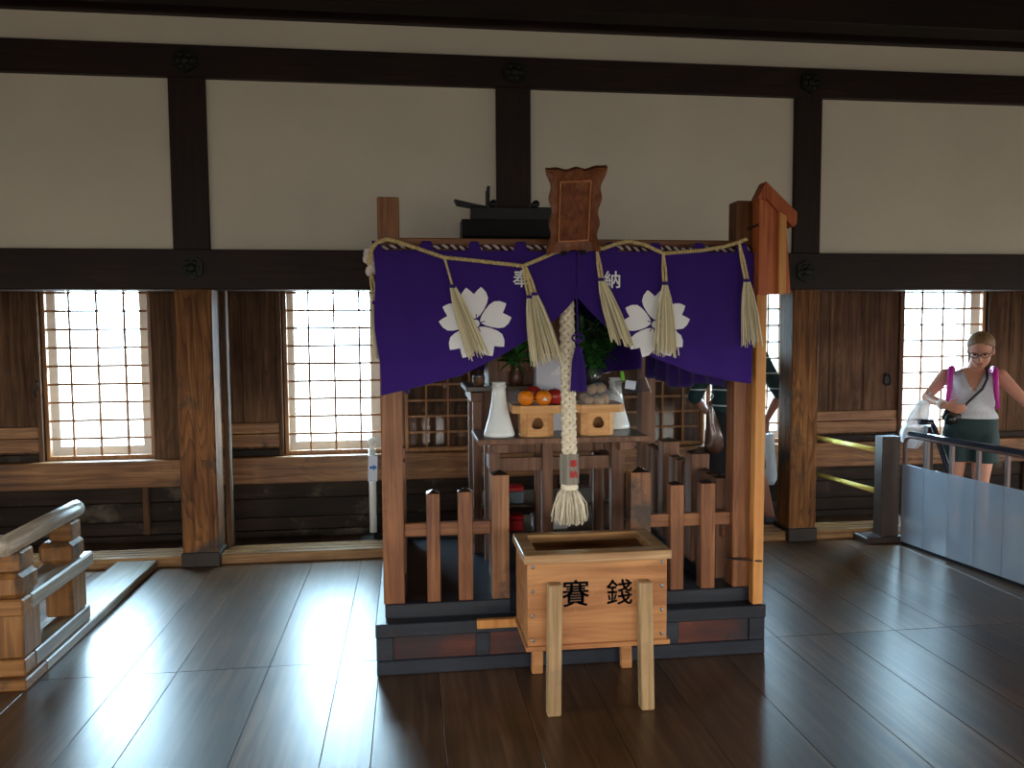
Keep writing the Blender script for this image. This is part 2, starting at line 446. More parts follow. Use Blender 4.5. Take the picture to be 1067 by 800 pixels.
# back wall: plaster above, recessed window band below
struct(bx('wall_back', plaster, (XL, XR, 5.44, 6.5, 2.0, ZC), bev=0))
struct(bx('wall_back_soffit_beam', beam_x, (XL, XR, 5.62, 6.5, 1.93, 1.999)))
struct(bx('trim_1', beam_x, (XL, XR, 5.385, 5.62, 1.827, 2.086), bev=.006))
struct(bx('trim_2', beam_x, (XL, XR, 5.39, 5.50, 3.172, 3.373), bev=.006))
struct(bx('trim_3', beam_x, (XL, XR, 5.385, 5.50, 3.560, ZC), bev=.006))
struct(bx('ceiling_beam', beam_y, (XL, XR, 4.90, 5.08, 3.49, ZC), bev=.006))
for yy in (3.1, 1.2, -.8, -2.8):
    struct(bx('ceiling_beam', beam_y, (XL, XR, yy, yy + .26, 3.53, ZC), bev=.006))
for x0, x1 in ((-1.503, -1.274), (2.722, 2.925)):
    struct(bx('pillar', pillar_m, (x0, x1, 5.395, 5.60, 0, 1.95), bev=.008))
    struct(bx('upper_pillar', beam_z, (x0, x1, 5.41, 5.6, 1.95, 3.2), bev=.006))
    struct(bx('pillar_plinth_trim', plinth_m, (x0 - .008, x1 + .008, 5.385, 5.625, 0, .10), bev=.006))
struct(bx('upper_pillar', beam_z, (.60, .835, 5.41, 5.6, 2.08, 3.2), bev=.006))
# hexagonal bronze covers where beams cross pillars
def nail_cover(x, z):
    r = .082
    hexa = [(x + r * math.cos(PI / 6 + k * PI / 3), z + r * math.sin(PI / 6 + k * PI / 3)) for k in range(6)]
    mb = MB(); mb.prism(hexa, 5.388, 5.372)
    for k in range(6):
        a = k * PI / 3; mb.ball((x + .04 * math.cos(a), 5.371, z + .04 * math.sin(a)), (.018, .006, .018), 10, 6)
    mb.ball((x, 5.369, z), (.03, .014, .03), 12, 8)
    o = mb.build('beam_nail_cover', bronze_m)
    return o
covers = [(-1.385, 1.965, 'hexagonal bronze cover on the lower beam over the pillar left of the shrine'),
          (2.81, 1.955, 'hexagonal bronze cover on the lower beam over the pillar right of the shrine'),
          (-1.385, 3.272, 'hexagonal bronze cover on the upper beam over the left pillar'),
          (.72, 3.272, 'hexagonal bronze cover on the upper beam above the middle post'),
          (2.82, 3.272, 'hexagonal bronze cover on the upper beam over the right pillar')]
for x, z, l in covers: tag(nail_cover(x, z), l, 'metal ornament', 'bronze covers on the beams')

# thresholds
for x0, x1 in ((XL, -1.505), (-1.272, 2.72), (2.927, XR)):
    mb = MB(); mb.box(x0, x1, 5.435, 5.66, 0, .067, .004)
    for k in range(3): mb.box(x0 + .01, x1 - .01, 5.49 + k * .06, 5.51 + k * .06, .066, .071, 0)
    struct(mb.build('threshold_trim', thr_m))
# outer wall: low dark boards, sill beam
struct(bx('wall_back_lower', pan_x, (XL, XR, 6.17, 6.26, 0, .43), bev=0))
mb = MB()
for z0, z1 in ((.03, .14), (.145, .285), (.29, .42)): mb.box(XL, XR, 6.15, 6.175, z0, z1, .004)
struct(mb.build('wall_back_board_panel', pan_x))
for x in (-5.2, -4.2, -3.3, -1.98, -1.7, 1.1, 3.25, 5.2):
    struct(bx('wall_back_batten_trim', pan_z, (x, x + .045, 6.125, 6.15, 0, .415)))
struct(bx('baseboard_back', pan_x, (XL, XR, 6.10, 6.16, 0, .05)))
struct(bx('window_sill_beam', sill_m, (XL, XR, 6.08, 6.34, .414, .613), bev=.006))
struct(bx('window_head_beam', beam_x, (XL, XR, 6.12, 6.34, 1.90, 1.935)))

# lattice windows
def lattice_window(name, x0, x1, z0=.615, z1=1.90, nx=4, step=.134, backed=False, y=WY, outer=True, jambs=None):
    root = sempty(name, ((x0 + x1) / 2, y, z0))
    f = MB()
    f.box(x0, x0 + .028, y - .02, y + .02, z0, z1); f.box(x1 - .028, x1, y - .02, y + .02, z0, z1)
    f.box(x0 + .028, x1 - .028, y - .02, y + .02, z0, z0 + .03); f.box(x0 + .028, x1 - .028, y - .02, y + .02, z1 - .03, z1)
    f.build('window_frame', lat_m, root)
    g = MB(); n = nx
    for i in range(1, n):
        xx = x0 + (x1 - x0) * i / n
        g.box(xx - .007, xx + .007, y - .012, y + .006, z0 + .03, z1 - .03, 0)
    z = z0 + .024 + step
    while z < z1 - .03:
        g.box(x0 + .028, x1 - .028, y - .006, y + .012, z - .0078, z + .0078, 0); z += step
    g.build('window_lattice', lat_m, root)
    if backed:
        p = MB(); k = 3; w = (x1 - x0) / k
        for i in range(k): p.box(x0 + i * w + .001, x0 + (i + 1) * w - .001, y + .06, y + .085, z0, z1, .002)
        p.build('shutter_panel', pan_z, root)
        MB().box(x0 + .02, x1 - .02, y + .020, y + .024, z0 + .02, z1 - .02, 0).build('window_pane', glass, root)
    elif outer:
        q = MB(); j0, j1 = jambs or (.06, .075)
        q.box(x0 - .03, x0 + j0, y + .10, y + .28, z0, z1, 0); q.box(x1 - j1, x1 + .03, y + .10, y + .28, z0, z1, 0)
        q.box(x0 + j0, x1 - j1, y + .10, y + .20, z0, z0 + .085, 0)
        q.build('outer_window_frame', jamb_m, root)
    return root
lattice_window('window_1', -2.655, -1.892, jambs=(.055, .118))
lattice_window('window_2', -.947, -.190, jambs=(.065, .115))
lattice_window('window_3', 4.080, 4.840, jambs=(.03, .05))
lattice_window('window_4', 2.395, 3.08, jambs=(.03, .03))
lattice_window('window_5', -.045, 1.135, nx=7, step=.124, backed=True)
lattice_window('window_6', 1.165, 2.365, nx=7, step=.124, backed=True)
# solid shutters between the windows
def shutter(name, x0, x1, y=6.155, z0=.615, z1=1.90, split=None, handle=None, low=True, n=2):
    root = sempty(name, ((x0 + x1) / 2, y, z0))
    m = MB(); w = (x1 - x0) / n
    zb = z0 + .255 if low else z0 + .05
    for i in range(n): m.box(x0 + i * w, x0 + (i + 1) * w - .003, y + .012, y + .035, zb, z1, .002)
    m.build('door_plank', pan_z, root)
    if low:
        r = MB(); r.box(x0, x1, y + .006, y + .035, z0 + .17, zb - .004); r.box(x0, x1, y, y + .035, z0 + .07, z0 + .165)
        r.build('door_rail', sill_m, root)
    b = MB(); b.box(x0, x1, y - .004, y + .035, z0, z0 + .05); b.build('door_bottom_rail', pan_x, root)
    e = MB(); e.box(x1 - .002, x1 + .03, y - .01, y + .03, z0, z1); e.build('door_stile', pan_z, root)
    if handle:
        hx, hz, kind = handle; h = MB()
        if kind == 's':
            h.tube([(hx + .014 * math.sin(t * 6.2), y - .012, hz + .06 - .12 * t) for t in [i / 14 for i in range(15)]], .009, 6)
        else:
            h.tube([(hx + .03 * math.cos(t), y - .002, hz + .045 * math.sin(t)) for t in [i * 2 * PI / 16 for i in range(17)]], .006, 6, False)
            h.box(hx - .02, hx + .02, y + .002, y + .013, hz - .03, hz + .06)
        h.build('door_handle', iron_m, root)
    return root
p = at(38, 405, 6.15)
shutter('door_1', -4.2, -2.69, handle=(p.x, p.z, 's'), n=5)
shutter('door_2', XL, -4.24, n=5)
shutter('door_3', -1.50, -.985, n=2)
p = at(925, 396, 6.15)
shutter('door_4', 3.125, 4.045, handle=(p.x, p.z, 'o'), n=3)
shutter('door_5', 4.87, 6.0, n=6, low=False)
shutter('door_6', 6.04, XR, n=6, low=False)
struct(bx('wall_back_plank', pan_z, (-1.888, -1.50, 6.14, 6.19, .613, 1.93)))
# inner jambs beside the pillars
for a, b in ((-1.272, -1.235), (-1.545, -1.505), (2.926, 2.97)):
    struct(bx('door_jamb', pan_z, (a, b, 5.62, 5.70, .07, 1.93)))
struct(bx('door_jamb', pan_z, (3.085, 3.12, 6.12, 6.2, .613, 1.93)))

for x0, x1 in ((XL, -2.66), (-1.888, -.952), (-.186, -.048), (1.132, 1.168), (3.083, 4.075), (4.845, XR)):
    struct(bx('wall_back_backing', pan_z, (x0, x1, 6.225, 6.27, .6, 1.94), bev=0))
struct(bx('wall_back_backing', pan_z, (-.05, 2.37, 6.295, 6.33, .6, 1.94), bev=0))
# other walls, with window openings that let the daylight in
def wall_with_windows(name, axis, pos, thick, a0, a1, wins, z0=.63, z1=1.86):
    m = MB(); lo, hi = sorted((pos, pos + thick))
    def seg(u0, u1, v0, v1):
        if axis == 'Y': m.box(u0, u1, lo, hi, v0, v1, 0)
        else: m.box(lo, hi, u0, u1, v0, v1, 0)
    seg(a0, a1, 0, z0); seg(a0, a1, z1, ZC)
    e = a0
    for w0, w1 in wins: seg(e, w0, z0, z1); e = w1
    seg(e, a1, z0, z1)
    struct(m.build(name, WALLS, None))
    for i, (w0, w1) in enumerate(wins):
        g = MB(); c = (lo + hi) / 2
        for k in range(1, 4):
            u = w0 + (w1 - w0) * k / 4
            if axis == 'Y': g.box(u - .006, u + .006, c - .01, c + .01, z0, z1, 0)
            else: g.box(c - .01, c + .01, u - .006, u + .006, z0, z1, 0)
        for k in range(1, 9):
            v = z0 + (z1 - z0) * k / 9
            if axis == 'Y': g.box(w0, w1, c - .01, c + .01, v - .006, v + .006, 0)
            else: g.box(c - .01, c + .01, w0, w1, v - .006, v + .006, 0)
        struct(g.build('window_lattice', lat_m))
WALLS = wood('side_wall_wood', '3a2418', '523524', '6a4832', 'Z', .6)
FW = [(-4.6, -3.7), (-3.0, -2.1), (-1.4, -.5), (.2, 1.1), (1.8, 2.7), (3.4, 4.3), (5.0, 5.9)]
LW = [(-2.6, -1.7), (-.6, .3), (1.6, 2.5)]
RW = [(-2.6, -1.7), (-.6, .3), (1.6, 2.5), (3.6, 4.5)]
wall_with_windows('wall_front', 'Y', YB, -.15, XL, XR, FW)
wall_with_windows('wall_left', 'X', XL, -.15, YB - .2, 6.5, LW)
wall_with_windows('wall_right', 'X', XR, .15, YB - .2, 6.5, RW)

# ------------------------------------------------------------------ stair railing on the left
o = MB()
fr = thing('stair_railing', 'low stair railing of worn wood with round handrail, in front of the left window', 'railing', (-1.85, 4.0, 0))
XRr = -1.69
bx('floor_frame', frame_m, (-1.93, -1.672, 3.802, 5.43, 0, .05), fr, .006)
bx('floor_frame', railx_m, (-3.6, -1.672, 3.60, 3.80, 0, .05), fr, .006)
bx('base_rail', frame_m, (XRr - .1, XRr, 3.742, 4.36, .05, .125), fr, .006)
bx('base_rail', railx_m, (-3.5, XRr, 3.635, 3.74, .05, .125), fr, .006)
bx('middle_rail', railw_m, (XRr - .15, XRr + .012, 3.70, 4.40, .325, .40), fr, .01)
bx('middle_rail', railx_m, (-3.5, XRr + .012, 3.615, 3.698, .325, .40), fr, .008)
for y0 in (3.65, 4.17):
    bx('post', rail_m, (XRr - .14, XRr - .008, y0, y0 + .17, .125, .325), fr, .008)
    MB().box(XRr - .155, XRr + .004, y0 - .03, y0 + .15, .40, .51, .022).build('post_block', rail_m, fr, False)
    bx('rail_bracket', railx_m, (XRr - .11, XRr - .002, y0 + .0, y0 + .12, .51, .60), fr, .008)
bx('rail_bracket', railx_m, (-2.6, XRr - .1, 3.62, 3.72, .535, .60), fr, .006)
MB().tube([(XRr - .05, 3.60, .638), (XRr - .05, 4.30, .638), (XRr - .05, 4.36, .638)], [.045, .045, .043], 20).build('handrail', railw_m, fr, True)
MB().tube([(-3.5, 3.655, .632), (XRr - .045, 3.655, .632)], .045, 20).build('handrail', railx_m, fr, True)

# ------------------------------------------------------------------ shrine enclosure
S = thing('shrine_enclosure', 'red-brown wooden shrine stand with picket fence on a dark panelled base', 'shrine', (.75, 4.3, 0))
SX0, SX1, SY0, SY1 = -.167, 1.667, 3.53, 5.12
bx('base_bottom_frame', lacq, (SX0, SX1, SY0, SY1, 0, .068), S, .004)
bx('base_top_frame', lacq, (SX0 - .003, SX1 + .003, SY0 - .003, SY1, .175, .238), S, .004)
for i, (a, b) in enumerate(((SX0, -.092), (.282, .345), (1.16, 1.24), (1.588, SX1))):
    bx('base_stile', lacq, (a, b, SY0 + .003, SY0 + .06, .068, .175), S)
bx('base_side_panel', lacq_y, (SX0 + .004, SX0 + .05, SY0 + .06, SY1 - .01, .068, .175), S)
bx('base_side_panel', lacq_y, (SX1 - .05, SX1 - .004, SY0 + .06, SY1 - .01, .068, .175), S)
for a, b in ((-.092, .282), (.345, 1.16), (1.24, 1.588)):
    bx('base_front_panel', redpan, (a, b, SY0 + .014, SY0 + .05, .068, .175), S, 0)
bx('base_floor', lacq_y, (SX0 + .06, SX1 - .06, SY0 + .07, SY1 - .03, .18, .243), S, 0)
bx('mounting_bar', post_m, (.285, 1.075, 3.497, 3.527, .205, .245), S)
FY0, FY1 = 3.60, 3.69
bx('sill', lacq, (-.128, 1.645, 3.598, 3.705, .239, .304), S, .004) if False else None
bx('sill', lacq, (-.128, .45, 3.598, 3.705, .239, .304), S, .004)
bx('sill', lacq, (1.02, 1.645, 3.598, 3.705, .239, .304), S, .004)
bx('sill', lacq_y, (-.128, -.03, 3.706, 5.08, .239, .304), S, .004)
bx('sill', lacq_y, (1.48, 1.59, 3.706, 5.08, .239, .304), S, .004)
bx('sill', lacq, (-.029, 1.479, 4.99, 5.08, .239, .304), S, .004)
bx('corner_post', shr, (-.133, -.037, FY0, FY1 + .01, .304, 2.142), S, .004)
bx('corner_post', shr, (1.53, 1.636, FY0, FY1 + .01, .304, 2.15), S, .006)
bx('corner_post', table_m, (1.49, 1.585, 5.0, 5.1, .304, 2.0), S, .004)
bx('corner_post', table_m, (-.133, -.04, 5.0, 5.1, .304, 2.0), S, .004)
bx('lintel', shr_x, (-.036, 1.529, FY0 + .015, FY1 - .005, 1.875, 1.966), S, .004)
bx('lintel', shr_y, (-.125, -.045, 3.701, 4.999, 1.875, 1.96), S, .004)
bx('lintel', shr_y, (1.54, 1.625, 3.701, 4.999, 1.875, 1.96), S, .004)
bx('lintel', shr_x, (-.039, 1.489, 5.01, 5.09, 1.875, 1.96), S, .004)
def capped(mb, x0, x1, y0, y1, z0, z1, tip):
    mb.box(x0, x1, y0, y1, z0, z1, .003)
    c = Vector(((x0 + x1) / 2, (y0 + y1) / 2, z1 + tip)); e = .002
    q = [Vector((x0 + e, y0 + e, z1)), Vector((x1 - e, y0 + e, z1)), Vector((x1 - e, y1 - e, z1)), Vector((x0 + e, y1 - e, z1))]
    vs = [mb.bm.verts.new(v) for v in q]; t = mb.bm.verts.new(c)
    for i in range(4):
        f = mb.bm.faces.new((vs[i], vs[(i + 1) % 4], t)); f.material_index = 1
    mb.capped = True
    return mb
capped(MB(), .366, .447, FY0 + .002, FY0 + .087, .304, .885, .02).build('gate_post', gate_m, S)
capped(MB(), 1.024, 1.124, FY0 + .002, FY0 + .09, .304, .878, .022).build('gate_post', gate_m, S)
for a, b, zt in ((.066, .127, .808), (.211, .277, .812), (1.221, 1.287, .812), (1.373, 1.443, .815)):
    capped(MB(), a, b, FY0 + .004, FY0 + .068, .304, zt, .015).build('picket', shr, S)
bx('fence_rail', shr_x, (-.036, .365, FY0 + .03, FY0 + .06, .606, .668), S)
bx('fence_rail', shr_x, (1.125, 1.529, FY0 + .03, FY0 + .06, .606, .668), S)
pk = [(3.78, 0), (3.88, 0), (3.98, 0), (4.10, 1), (4.22, 0), (4.33, 0), (4.44, 0), (4.58, 1), (4.70, 0), (4.80, 0), (4.90, 0)]
for xc in (1.535, -.08):
    for yy, big in pk:
        h = .05 if big else .034
        capped(MB(), xc - h, xc + h, yy - h, yy + h, .304, .885 if big else .81, .02 if big else .014).build('picket', table_m, S)
    bx('fence_rail', shr_y, (xc - .015, xc + .015, 3.70, 5.0, .52, .58), S)

# ------------------------------------------------------------------ offering box
B = thing('offering_box', 'wooden offering box on four legs with two black characters, in front of the shrine', 'offering box', (.745, 3.26, 0))
BX0, BX1, BY0, BY1 = .456, 1.036, 3.10, 3.44
mb = MB()
mb.box(BX0, BX1, BY0, BY0 + .022, .275, .628, .002); mb.box(BX0, BX1, BY1 - .022, BY1, .275, .628, .002)
mb.box(BX0, BX0 + .022, BY0 + .022, BY1 - .022, .275, .628, .002); mb.box(BX1 - .022, BX1, BY0 + .022, BY1 - .022, .275, .628, .002)
mb.build('body', box_m, B)
bx('bottom_board', box_m, (BX0 - .008, BX1 + .012, BY0 - .012, BY1 + .005, .256, .276), B)
mb = MB(); t = .055
mb.box(BX0 - .015, BX1 + .015, BY0 - .016, BY0 + t, .615, .652, .003); mb.box(BX0 - .015, BX1 + .015, BY1 - t + .016, BY1 + .005, .615, .652, .003)
mb.box(BX0 - .015, BX0 + t - .01, BY0 + t, BY1 - t + .016, .615, .652, .003); mb.box(BX1 - t + .01, BX1 + .015, BY0 + t, BY1 - t + .016, .615, .652, .003)
mb.build('rim', rim_m, B)
for k in range(5):
    y = BY0 + .075 + k * .05
    mb = MB(); mb.obb((.746, y, .585), (BX1 - BX0 - .05, .022, .022), Matrix.Rotation(PI / 4, 3, 'X'), .002); mb.build('slat', box_m, B)
bx('inner_bottom', box_m, (BX0 + .022, BX1 - .022, BY0 + .022, BY1 - .022, .40, .412), B, 0)
def boxleg(xt, xb, yt, yb, z1, w=.056, d=.05):
    mb = MB()
    lo = [(xb - w / 2, yb - d / 2), (xb + w / 2, yb - d / 2), (xb + w / 2, yb + d / 2), (xb - w / 2, yb + d / 2)]
    hi = [(xt - w / 2, yt - d / 2), (xt + w / 2, yt - d / 2), (xt + w / 2, yt + d / 2), (xt - w / 2, yt + d / 2)]
    A = [mb.bm.verts.new((x, y, 0)) for x, y in lo]; C = [mb.bm.verts.new((x, y, z1)) for x, y in hi]
    mb.bm.faces.new(list(reversed(A))); mb.bm.faces.new(C)
    for i in range(4): mb.bm.faces.new((A[i], A[(i + 1) % 4], C[(i + 1) % 4], C[i]))
    bmesh.ops.bevel(mb.bm, geom=list(mb.bm.edges), offset=.005, segments=1, affect='EDGES')
    return mb
boxleg(.562, .556, 3.074, 3.072, .538).build('leg', boxleg_m, B)
boxleg(.932, .944, 3.074, 3.072, .532).build('leg', boxleg_m, B)
boxleg(.565, .552, 3.462, 3.472, .50, .05, .04).build('leg', box_m, B)
boxleg(.952, .968, 3.462, 3.472, .50, .05, .04).build('leg', box_m, B)
for x in (BX0 + .022, BX1 - .022):
    for z in (.30, .40, .50, .60):
        MB().ball((x, BY0 - .001, z), (.0075, .004, .0075), 10, 6).build('nail', nail_m, B, True)
zc = at(600, 618, 3.098)
glyph_at('painted_character', '賽', .108, (zc.x, 3.0985, zc.z), black_ink, B, bold=.017)
zc = at(645.5, 616.5, 3.098)
glyph_at('painted_character', '錢', .104, (zc.x, 3.0985, zc.z), black_ink, B, bold=.014)

# ------------------------------------------------------------------ purple curtain
def interp(pts, x):
    for (a, b), (c, d) in zip(pts, pts[1:]):
        if x <= c: return b + (d - b) * (x - a) / (c - a)
    return pts[-1][1]
HL = [(-.13, 1.268), (.05, 1.308), (.222, 1.352), (.393, 1.432), (.523, 1.506), (.653, 1.60), (.70, 1.645), (.745, 1.70)]
HR = [(.745, 1.70), (.80, 1.64), (.86, 1.585), (.961, 1.508), (1.095, 1.427), (1.277, 1.355), (1.45, 1.315), (1.578, 1.295)]
TOP = 1.907
def cy(x, z):
    hem = interp(HL if x < .745 else HR, min(max(x, -.13), 1.578)); d = max(0, z - hem)
    k = min(1, (TOP - z) / .4)
    y = 3.515 + .008 * math.sin(x * 13 + 1) * k + .005 * math.sin(x * 31 + z * 3) * k
    y += .004 * math.sin(d * 95) * math.exp(-d / .09) * k
    y -= .018 * math.exp(-((x - .745) / .05) ** 2) * k
    return y
def topz(x):
    c = abs(((x - .085 + .1) % .205) - .1)
    return TOP - .006 + .040 * max(0, min(1, (.030 - c) / .010))
CT = thing('shrine_curtain', 'purple curtain printed with two white cherry blossoms, drawn up over the shrine front', 'curtain', (.745, 3.515, 1.27))
def panel(x0, x1, H, shift):
    def f(u, v):
        x = x0 + (x1 - x0) * u
        h = interp(H, x); t = topz(x)
        z = t + (h - t) * v
        xx = x + shift(u, v)
        return (xx, cy(x, z), z)
    return MB().grid(f, 130, 44)
o = panel(-.13, .7435, HL, lambda u, v: (-.025 * (1 - v) + .008 * math.sin(v * 9)) * (1 - u) ** 6).build('curtain_panel', purple, CT, True, .004)
o = panel(.7465, 1.578, HR, lambda u, v: 0).build('curtain_panel', purple, CT, True, .004)
def crest(cx, cz, R, rot=0):
    half = [(.035, .15), (.15, .245), (.27, .40), (.37, .58), (.41, .74), (.36, .90), (.27, 1.01), (.22, 1.06), (.12, .98), (0, .86)]
    mb = MB()
    for k in range(5):
        a = rot + k * 2 * PI / 5
        ol = [(u, v) for u, v in half] + [(-u, v) for u, v in reversed(half[:-1])]
        # fan of fine triangles so that the petal follows the cloth
        def P(u, v):
            x = cx + R * (u * math.cos(a) + v * math.sin(a)); z = cz + R * (-u * math.sin(a) + v * math.cos(a))
            return (x, cy(x, z) - .0045, z)
        c = (0, .6)
        rings = []
        for s in (0.001, .35, .7, 1):
            rings.append([mb.bm.verts.new(P(c[0] + (u - c[0]) * s, c[1] + (v - c[1]) * s)) for u, v in ol])
        n = len(ol)
        for A, D in zip(rings, rings[1:]):
            for i in range(n): mb.bm.faces.new((A[i], A[(i + 1) % n], D[(i + 1) % n], D[i]))
    n = 20; V = []
    for i in range(n):
        x = cx + R * .115 * math.cos(2 * PI * i / n); z = cz + R * .115 * math.sin(2 * PI * i / n); V.append(mb.bm.verts.new((x, cy(x, z) - .0045, z)))
    mb.bm.faces.new(V)
    bmesh.ops.recalc_face_normals(mb.bm, faces=mb.bm.faces[:])
    return mb.build('cherry_blossom_crest', white_print, CT)
for (px, py, R, rot) in ((495.5, 337, .150, -.05), (683, 338, .148, -.03)):
    c = at(px, py, 3.515); cr = crest(c.x, c.z, R, rot)
    st = MB()
    for k in range(5):
        a = rot + (k + .12) * 2 * PI / 5
        d = Vector((math.sin(a), 0, math.cos(a))); n_ = Vector((math.cos(a), 0, -math.sin(a)))
        q = [Vector((c.x, 0, c.z)) + d * R * r1 + n_ * w for r1, w in ((.15, -.002), (.15, .002), (.28, .002), (.28, -.002))]
        st.quad(*[(v.x, cy(v.x, v.z) - .0062, v.z) for v in q])
    st.build('stamen_pattern', purple, cr)
for ch, px, py in (('奉', 544, 290), ('納', 638.5, 291)):
    c = at(px, py, 3.5); glyph_at('printed_character', ch, .075, c, white_print, CT, fy=lambda x, z: cy(x, z) - .0045, bold=.016)
# curtain along the right and left sides of the shrine
def side_curtain(x, label, y0=3.66, y1=4.95):
    def f(u, v):
        y = y0 + (y1 - y0) * u; h = 1.262 - .04 * u + .02 * math.sin(u * 9)
        return (x + .014 * math.sin(u * 38) * (.3 + v), y, 1.87 + (h - 1.87) * v)
    o = MB().grid(f, 60, 12).build('side_curtain', purple, None, True, .004)
    return tag(o, label, 'curtain')
side_curtain(1.502, 'plain purple curtain in shadow along the inner right side of the shrine')
side_curtain(-.02, 'plain purple curtain along the inner left side of the shrine')

def fbk(u, v):
    x = -.03 + 1.515 * u; h = 1.285 + .02 * math.sin(u * 7)
    return (x, 4.975 + .012 * math.sin(u * 44) * (.3 + v), 1.87 + (h - 1.87) * v)
tag(MB().grid(fbk, 90, 12).build('back_curtain', purple, None, True, .004), 'plain purple curtain in shadow across the back of the shrine', 'curtain')
# twisted cord that carries the curtain
def strands(path, R, r, turns, count, mats, sides=6, phase=0):
    """twisted strands wound about a path -> list of MB, one per material"""
    out = [MB() for _ in mats]; P = [Vector(p) for p in path]
    L = [0]
    for a, b in zip(P, P[1:]): L.append(L[-1] + (b - a).length)
    n = max(12, int(turns * 10)); res = []
    for i in range(n + 1):
        s = L[-1] * i / n; k = 0
        while k < len(L) - 2 and L[k + 1] < s: k += 1
        f = (s - L[k]) / max(1e-9, L[k + 1] - L[k]); res.append((P[k].lerp(P[k + 1], f), (P[k + 1] - P[k]).normalized()))
    for c in range(count):
        pts = []
        for i, (p, t) in enumerate(res):
            up = Vector((0, 0, 1)) if abs(t.z) < .9 else Vector((0, 1, 0))
            u = (up - t * up.dot(t)).normalized(); w = t.cross(u)
            a = 2 * PI * (turns * i / n + c / count) + phase
            pts.append(p + (u * math.cos(a) + w * math.sin(a)) * R)
        out[c % len(mats)].tube(pts, r, sides)
    return out
path = []
for i in range(61):
    x = -.15 + 1.75 * i / 60
    path.append((x, 3.575, 1.925 - .01 * math.sin((x + .03) * 2 * PI / .4) ** 2))
CC = thing('curtain_cord', 'maroon and white twisted cord holding the purple curtain along the front beam', 'cord', (.73, 3.57, 1.92))
a, b = strands(path, .0050, .0066, 46, 2, (white_cord, maroon_cord), 5)
a.build('white_strand', white_cord, CC, True); b.build('maroon_strand', maroon_cord, CC, True)
# white knotted tuft at its left end
mb = MB()
k0 = at(386, 272, 3.56)
for i in range(26):
    a = random.uniform(0, 2 * PI); t = random.uniform(0, 1)
    base = k0 + Vector((.022 * math.cos(a), .02 * math.sin(a), .05 - .1 * t))
    mb.ball(base, (random.uniform(.012, .02), .014, random.uniform(.014, .024)), 8, 6)
me = remesh(mb, .005, 2); link('cord_tuft', me, white_cord, CC, True)

# ------------------------------------------------------------------ straw rope with tassels
SR = thing('straw_rope', 'thin straw rope with hanging straw tassels strung across the purple curtain', 'straw rope', (.73, 3.48, 1.88))
pts = [(384, 276), (386, 262), (392, 253), (403, 249), (415, 252), (430, 257), (462, 268), (500, 272), (545, 277), (560, 271), (578, 263), (600, 257), (628, 259), (642, 254), (655, 251), (672, 255), (691, 264), (730, 261), (755, 257), (771, 252), (778, 249)]
path = [at(px, py, 3.478) for px, py in pts]
a, b = strands(path, .0045, .0055, 70, 2, (straw_rope, straw_rope), 5)
bm2 = bpy.data.meshes.new('x'); b.bm.to_mesh(bm2); b.bm.free(); a.bm.from_mesh(bm2)
a.build('rope', straw_rope, SR, True)
def tassel(top, tie, l0, l1, n=26, y=3.475, double=True, yb=3.45):
    """cord from top down to the tie, then a sheaf of straws fanned to the line l0-l1"""
    T, K = at(*top, y), at(*tie, y)
    E0, E1 = at(*l0, yb), at(*l1, yb)
    c = MB()
    for sgn in ((-1, 1) if double else (0,)):
        d = Vector((.007 * sgn, 0, 0)); c.tube([T, T.lerp(K, .5) + d, K + d], .0055, 6)
    m = MB()
    for i in range(n):
        f = (i + random.uniform(.1, .9)) / n
        e = E0.lerp(E1, f); e = e + Vector((0, random.uniform(-.014, .018), 0)) + (K - e) * random.uniform(-.02, .10)
        s = K + Vector(((f - .5) * .022, random.uniform(-.006, .006), random.uniform(-.006, .006)))
        mid = s.lerp(e, .5) + Vector(((f - .5) * .018, random.uniform(-.006, .006), 0))
        m.tube([s, s.lerp(e, .2) + Vector(((f - .5) * .014, 0, 0)), mid, e], [.0024, .0026, .0026, .0022], 4)
    t = m.build('tassel', straw, SR)
    c.build('tassel_cord', straw_rope, t)
    MB().tube([K + Vector((0, 0, .006)), K - Vector((0, 0, .008))], .0145, 10).build('tassel_tie', purple, t, True)
tassel((463, 268), (471.5, 298), (488, 376), (511, 369), 26, double=False)
tassel((545, 277), (552, 309), (554, 384), (568, 379), 20)
tassel((548, 278), (557, 306), (568, 381), (588, 377), 20, y=3.466, yb=3.435)
tassel((622, 261), (626.5, 291), (637, 357), (661, 362), 32)
tassel((691, 264), (693, 295), (680, 371), (707, 372), 34)
tassel((770, 252), (778, 292), (774, 361), (794, 361), 34, y=3.47)
tassel((385, 275), (391, 315), (389, 374), (397, 376), 16, y=3.545, yb=3.56)

# ------------------------------------------------------------------ name plaque
PQ = thing('shrine_plaque', 'carved wooden name plaque with scalloped frame leaning over the purple curtain', 'plaque', at(597, 262, 3.45))
pb, pt = at(597, 263, 3.46), at(600.5, 174, 3.27)
ey = (pt - pb).normalized(); ex = Vector((1, 0, -.008)); ex = (ex - ey * ex.dot(ey)).normalized(); en = ex.cross(ey); 
if en.y > 0: en = -en
H = (pt - pb).length
def PL(u, v, w=0): return pb + ex * u + ey * v + en * w
W0, W1 = .116, .124
def side_wave(v):
    return .006 * math.sin(v * 2 * PI * 3.5) - .008 * math.sin(v * PI)
outer = []; inner = []
iw, ib, it = .068, .052, H - .058
N_ = 24
for i in range(N_):
    f = i / N_
    outer.append((-W0 - .002 + 2 * (W0 + .002) * f, .000 + (.016 * math.sin(f * PI) + .006 * math.sin(f * 5 * PI)))); inner.append((-iw + 2 * iw * f, ib))
for i in range(N_):
    f = i / N_
    outer.append((W0 + (W1 - W0) * f + .012 * (abs(f - .5) * 2) ** 6 - .008 + side_wave(f), f * H)); inner.append((iw, ib + (it - ib) * f))
